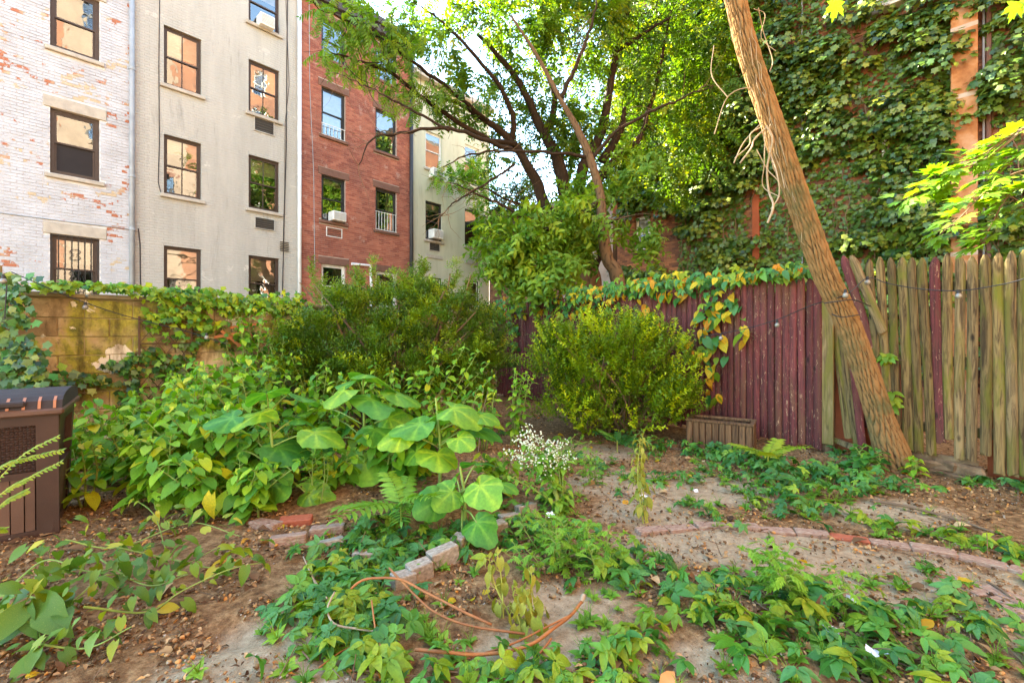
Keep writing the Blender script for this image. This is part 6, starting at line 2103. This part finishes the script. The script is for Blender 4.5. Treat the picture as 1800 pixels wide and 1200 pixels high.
plane_creeper('green creeper trailing along the block wall top', BW,
              [(100, 502, 60, 6, 60), (200, 505, 50, 7, 60), (300, 515, 50, 10, 90), (370, 528, 50, 16, 120), (440, 535, 50, 18, 130), (510, 540, 45, 20, 110), (300, 545, 40, 18, 60), (270, 560, 18, 22, 30), (350, 570, 40, 16, 40), (600, 545, 40, 14, 50)],
              (.06, .11), ('creep', 'creepl', 'creepl', 'weed'), 300, (.02, .20), ('CREEP', 'IVYL'), root_t=2)
plane_creeper('dark ivy climbing the middle of the block wall behind the trellis', BW,
              [(290, 640, 30, 22, 60), (250, 625, 30, 10, 40), (215, 640, 30, 10, 35), (165, 665, 40, 12, 40), (230, 680, 14, 40, 50), (215, 720, 12, 25, 35), (320, 610, 30, 25, 40), (320, 660, 18, 30, 35), (90, 660, 40, 10, 25), (120, 680, 30, 14, 25), (420, 600, 40, 20, 40)],
              (.06, .10), ('ivy', 'ivy', 'creep'), 300, (.02, .12), ('IVYL',), name='wall_ivy', root_t=1.2)
SFP = Pl((-4.86, 4.25), (math.cos(math.radians(58)), math.sin(math.radians(58))))
si = thing('wall_ivy', 'dark ivy curtain over the fence post at far left', 'ivy', (-4.7, 4.2, 0))
items = []
for k in range(340):
    p = W(rnd.gauss(24, 17), rnd.uniform(478, 700), 4.15 + rnd.uniform(-.1, .1))
    if rnd.random() < .3: p = W(rnd.gauss(40, 28), rnd.uniform(600, 690), 4.15 + rnd.uniform(-.1, .1))
    items.append((frame1(p, (rnd.gauss(.2, .5), rnd.gauss(-.3, .5), -.8), (rnd.gauss(.3, .3), -1, .5), rnd.uniform(.06, .10)), ('IVYL', rnd.randrange(2)), 'ivy' if rnd.random() < .8 else 'bluec'))
plant_leaves(si, items)
plane_creeper('creeper heaped along the maroon fence top with orange leaves', FE,
              [(880, 545, 20, 18, 60), (920, 535, 25, 18, 70), (970, 525, 30, 16, 80), (1030, 517, 35, 14, 90), (1090, 510, 35, 14, 90), (1150, 503, 35, 13, 90), (1220, 497, 40, 13, 90), (1290, 488, 35, 10, 60), (1360, 480, 40, 8, 60), (1410, 474, 30, 6, 40), (910, 580, 14, 30, 40), (1270, 530, 20, 25, 26), (1010, 545, 40, 14, 50)],
              (.08, .15), ('creep', 'bluec', 'bluec', 'creepl', 'creep', 'creepl', 'yel'), 300, (-.05, .28), ('CREEP', 'OVAL'), root_t=3)
plane_creeper('yellow and orange vine hanging down the maroon fence', FE,
              [(1250, 560, 22, 30, 22), (1260, 610, 20, 34, 22), (1230, 600, 20, 20, 10), (1262, 660, 12, 26, 10), (1290, 545, 14, 20, 12), (1140, 545, 8, 14, 4), (1065, 550, 10, 10, 5), (1320, 585, 8, 16, 8), (1165, 560, 10, 10, 3), (960, 545, 30, 14, 16), (1040, 540, 50, 12, 20), (1180, 520, 60, 12, 16), (1265, 690, 6, 12, 4)],
              (.10, .17), ('yel', 'yel', 'creepl', 'bluec', 'creep'), 300, (.05, .20), ('OVAL', 'WEED'), name='autumn_vine', root_t=4.5)
plane_creeper('five leaflet sprig growing through the mossy pickets', FE, [(1563, 628, 5, 5, 3), (1578, 690, 5, 16, 4)], (.14, .18), ('creep', 'creepl'), 300, (.06, .12), ('CREEP',), name='vine_sprig', root_t=6.8)

# ---------------------------------------------------------------- maple branch at the right
mp_ = thing('maple_branch', 'sunlit maple branch reaching in at the right edge', 'branch', W(1850, 330, 2.9))
mb = MB(); items = []
MPB = [[(1900, 190), (1800, 225), (1730, 270), (1660, 310), (1590, 350)], [(1900, 290), (1800, 300), (1740, 330), (1690, 380), (1660, 405)], [(1900, 340), (1790, 330), (1740, 400), (1730, 430)], [(1800, 225), (1760, 260), (1700, 300), (1640, 340)], [(1860, 380), (1800, 360), (1760, 330)], [(1900, 230), (1830, 250), (1770, 290), (1700, 350)]]
for bi, pts in enumerate(MPB):
    P = cr([W(x, y, 2.85 + .25 * math.sin(bi * 2 + x * .01)) for x, y in pts], 20)
    mb.tube(P, [.008 - .0003 * k for k in range(21)], 5)
    for k in range(1, 21):
        for s_ in range(2):
            a = rnd.uniform(-1, 1)
            d = Vector((-.7 + rnd.gauss(0, .35), rnd.gauss(0, .55), -.25 + rnd.gauss(0, .25)))
            p = P[k] + d.normalized() * rnd.uniform(.03, .09)
            mb.tube([P[k], p], .0016, 4, cap=False)
            items.append((frame1(p, d, (rnd.gauss(-.3, .25), rnd.gauss(0, .3), 1), rnd.uniform(.075, .135)), ('MAPLE', rnd.randrange(2)), 'maple'))
mb.build('twig', MT['twig'], mp_)
for (x, y) in ((1470, -4), (1788, -2), (1798, -8)):
    items.append((frame1(W(x, y, 2.6), (rnd.gauss(0, .4), 0, -1), (0, -1, .4), .12), ('MAPLE', 0), 'maple'))
plant_leaves(mp_, items)

# ---------------------------------------------------------------- string lights
def string_lights(label, runs, bulbs, r=.005):
    p0 = W(*runs[0][0])
    root = thing('string_lights', label, 'string lights', p0, 0, 'string lights')
    mb = MB()
    for pts in runs:
        mb.tube(cr([W(*p) for p in pts], 40), r, 5)
    mb.build('cord', MT['cable'], root)
    for (px, py, Y) in bulbs:
        c = W(px, py, Y)
        s_ = MB(); s_.tube([c + Vector((0, 0, .055)), c + Vector((0, 0, .022))], [.012, .014], 8)
        s_.build('socket', MT['cable'], root)
        b_ = MB(); prof = [(.012, .024), (.020, .014), (.0255, 0), (.024, -.012), (.015, -.023), (.003, -.027)]
        b_.tube([c + Vector((0, 0, z_)) for _, z_ in prof], [q for q, _ in prof], 10)
        b_.build('bulb', MT['bulb'], root, smooth=True)
string_lights('dark cord of clear bulbs strung along the right fences', [[(1230, 592, 5.6), (1300, 580, 5.3), (1365, 562, 5.0), (1425, 537, 4.6), (1487, 518, 4.12), (1525, 488, 4.35), (1560, 498, 4.3), (1620, 508, 4.15), (1686, 511, 3.95), (1750, 502, 3.8), (1800, 490, 3.68), (1880, 460, 3.5)],
               [(1448, 533, 4.14), (1470, 530, 4.08), (1500, 527, 4.12), (1530, 538, 4.4)], [(1462, 552, 4.16), (1480, 557, 4.1), (1510, 553, 4.2)]],
              [(1267, 594, 5.42), (1366, 571, 5.0), (1486, 519, 4.10), (1525, 496, 4.33), (1685, 520, 3.94)])
string_lights('thin cord with small bulbs sagging across the block wall', [[(20, 478, 4.2), (70, 500, 4.4), (110, 517, 4.55), (150, 532, 4.7), (210, 552, 4.9), (270, 568, 5.1), (330, 583, 5.3), (400, 605, 5.5)], [(12, 500, 4.0), (8, 560, 4.0)]],
              [(150, 540, 4.7), (363, 593, 5.38), (6, 494, 4.0)])

# ---------------------------------------------------------------- orange stems, sticks, scraps, litter
ovn = thing('vine_coil', 'loops of orange brown cut vine stems lying on the soil', 'vine stems', G(780, 1100))
def gp(px, py, h): 
    g = G(px, py); return g + Vector((0, 0, h))
for pts, r_, mat in (
    ([(588, 1077, .03), (630, 1054, .09), (668, 1051, .11), (707, 1054, .11), (745, 1066, .09), (783, 1079, .07), (822, 1093, .05), (864, 1104, .03)], .0085, 'orangevine'),
    ([(684, 1028, .10), (726, 1062, .07), (764, 1089, .05), (822, 1108, .04), (900, 1117, .03), (927, 1116, .02)], .0075, 'orangevine'),
    ([(730, 1154, .04), (783, 1161, .04), (850, 1159, .04), (927, 1147, .05), (973, 1121, .06), (1003, 1097, .06), (1022, 1077, .07)], .0105, 'orangevine'),
    ([(820, 1162, .02), (900, 1142, .04), (960, 1120, .06), (1003, 1099, .065)], .006, 'orangevine'),
    ([(919, 1175, .02), (945, 1155, .03), (969, 1131, .04)], .007, 'orangevine'),
    ([(653, 1093, .12), (660, 1130, .07), (672, 1160, .04), (695, 1187, .02)], .005, 'orangevine'),
    ([(560, 1180, .02), (600, 1150, .02), (640, 1130, .02)], .004, 'orangevine'),
    ([(588, 1075, .10), (576, 1097, .08), (588, 1118, .07), (630, 1124, .06), (668, 1126, .05)], .006, 'paletwig'),
    ([(533, 985, .05), (545, 1020, .06), (560, 1050, .06), (590, 1078, .04)], .005, 'paletwig'),
    ([(545, 990, .03), (552, 1030, .05), (575, 1070, .06)], .004, 'paletwig'), ([(1022, 1077, .07), (1026, 1070, .08)], .016, 'paletwig')):
    MB().tube(cr([gp(*p) for p in pts], 30), r_ * .72, 7).build('stem', MT[mat], ovn, smooth=True, label='pale dead stem' if mat == 'paletwig' else None)
sk = thing('stick', 'long grey stick lying beside the creeper line', 'stick', G(1640, 910))
MB().tube(cr([gp(1530, 882, .02), gp(1600, 898, .025), (gp(1680, 918, .02)), gp(1748, 942, .015)], 20), [.012 - .0002 * k for k in range(21)], 7).build('stem', MT['twig'], sk, smooth=True)
for (p, q, lab) in (((1670, 912), (1705, 930), 'short stick beside the long grey one'), ((1735, 1020), (1780, 1050), 'small dark stick on the brick paving'), ((1090, 868), (1130, 890), 'thin stick by the fading weed'), ((1790, 850), (1790, 882), 'stub of wood at right edge under pickets')):
    t_ = thing('twig', lab, 'stick', G(*p))
    MB().tube(cr([gp(*p, .012), gp((p[0] + q[0]) / 2, (p[1] + q[1]) / 2, .02), gp(*q, .012)], 8), .006, 6).build('stem', MT['twig'], t_)
for (px, py, sz, lab) in ((1455, 1122, .07, 'large crumpled white paper scrap among creeper'), (1525, 1155, .05, 'middle crumpled white scrap in the lower right'), (1575, 1170, .05, 'lower right crumpled white scrap beside creeper'), (1490, 1062, .04, 'small white scrap near the spiky weed'), (1222, 868, .03, 'tiny white scrap on the sandy path'), (1130, 880, .05, 'pale scrap at foot of the fading weed'), (965, 963, .035, 'white scrap caught in the mugwort')):
    r2 = random.Random(px)
    sz = sz * .7
    V = [(x * sz, y * sz, r2.uniform(0, .02) + .02) for y in (-.7, 0, .6) for x in (-1, -.2, .5, 1)]
    F = [(r * 4 + c, r * 4 + c + 1, r * 4 + c + 5, r * 4 + c + 4) for r in range(2) for c in range(3)]
    g0 = G(px, py)
    tag(put('paper_scrap', MB().add(V, F).mesh('paper_scrap', MT['white']), None, Matrix.Translation(g0 + Vector((0, 0, .01 if py != 963 else .2))) @ Matrix.Rotation(r2.uniform(0, 3), 4, 'Z') @ Matrix.Rotation(.4, 4, 'X')), lab, 'paper scrap', 'white scraps on the soil')

def litter(n, size, mat, tmpl, tint=None, sandk=.25, zoff=.004, near=None):
    Yp = 1.3 + 7.5 * rng.random(n) ** 1.6
    Xp = (rng.random(n) * 2 - 1) * (1.15 * Yp + .2)
    keep = (Xp < 6) & (Xp > -5)
    s = sand_at(Xp, Yp)
    keep &= rng.random(n) > s * (1 - sandk)
    keep &= fbm(Xp * 2, Yp * 2, 3, 55) > .34
    Xp, Yp = Xp[keep], Yp[keep]
    Z = gnd(Xp, Yp)
    P = np.stack([Xp, Yp, Z + zoff + rng.random(len(Xp)) * .012], -1)
    d = rdir(len(Xp)); d[:, 2] *= .35
    up = np.array([0, 0, 1.0]) + rdir(len(Xp)) * .55
    return rep_mesh('leaf_litter', tmpl, frames(P, d, up, rng.uniform(size[0], size[1], len(Xp))), LF[mat] if mat in LF else MT[mat], tint)
tag(put('leaf_litter', litter(42000, (.009, .034), 'litter', leaf_ovate(.3, 2, .15, .4).tris()), kind='stuff'), 'brown dead leaves and wood chips scattered over soil', 'leaf litter')
tag(put('fallen_leaves', litter(1500, (.04, .085), 'litter', leaf_ovate(.34, 3, .15, .5).tris(), rng.uniform(.6, 1, 1500)[:0] if False else None), kind='stuff'), 'larger curled tan and orange leaves on the ground', 'fallen leaves')
tag(put('fallen_yellow_leaves', litter(260, (.04, .08), 'yel', leaf_ovate(.34, 3, .12, .4).tris()), kind='stuff'), 'few bright yellow fallen leaves on the ground', 'fallen leaves')
tag(put('pebbles', litter(5000, (.003, .011), 'stone', MB().bevbox(-.5, .5, -.5, .5, -.3, .3, .18).tris(), None, 1.0), kind='stuff'), 'small pale pebbles and grit on the sandy path', 'pebbles')
tag(put('soil_clods', litter(12000, (.006, .020), 'litter', MB().bevbox(-.5, .5, -.5, .5, -.35, .35, .2, j=.08).tris(), None, .5), kind='stuff'), 'crumbly brown clods and chips on the soil', 'soil clods')
TW = MB()
for k in range(7):
    a = k * 2.4
    TW.add(OVAL[k % 2].v, OVAL[k % 2].f, frame1((0, 0, .02), (math.cos(a), math.sin(a), .45 + .25 * (k % 3)), (0, 0, 1), .7 - .05 * k))
for k in range(6):
    a = k * 1.9 + .4
    TW.tube([(0, 0, 0), (.18 * math.cos(a), .18 * math.sin(a), .55), (.5 * math.cos(a), .5 * math.sin(a), .85)], [.018, .014, .003], 3, cap=False)
n_ = 900
cx_ = []
for o_ in list(S.objects):
    if o_.get('category') == 'creeper' and o_.name.startswith('ground_creeper'):
        cx_ += [WM[c_.name].translation for c_ in o_.children if c_.name.startswith('leaf')]
ps = []
for k in range(n_):
    c_ = rnd.choice(cx_); x, y = c_.x + rnd.gauss(0, .16), c_.y + rnd.gauss(0, .13)
    ps.append((x, y, gz(x, y)))
ps = np.array(ps)
up_ = norm(np.array([0, 0, 1.0]) + rdir(n_) * .25)
tag(put('tiny_weeds', rep_mesh('tiny_weeds', TW.tris(), frames(ps, np.cross(up_, rdir(n_)), up_, rng.uniform(.035, .11, n_)), LF['mug']), kind='stuff'), 'tiny scruffy weed seedlings and grass blades among creepers', 'weeds')
tag(put('dry_twigs', litter(2600, (.05, .16), 'twig', MB().tube([(0, 0, 0), (.01, .5, .02), (0, 1, 0)], .016, 3).tris()), kind='stuff'), 'thin dry twigs and stalks strewn over the soil', 'twigs')
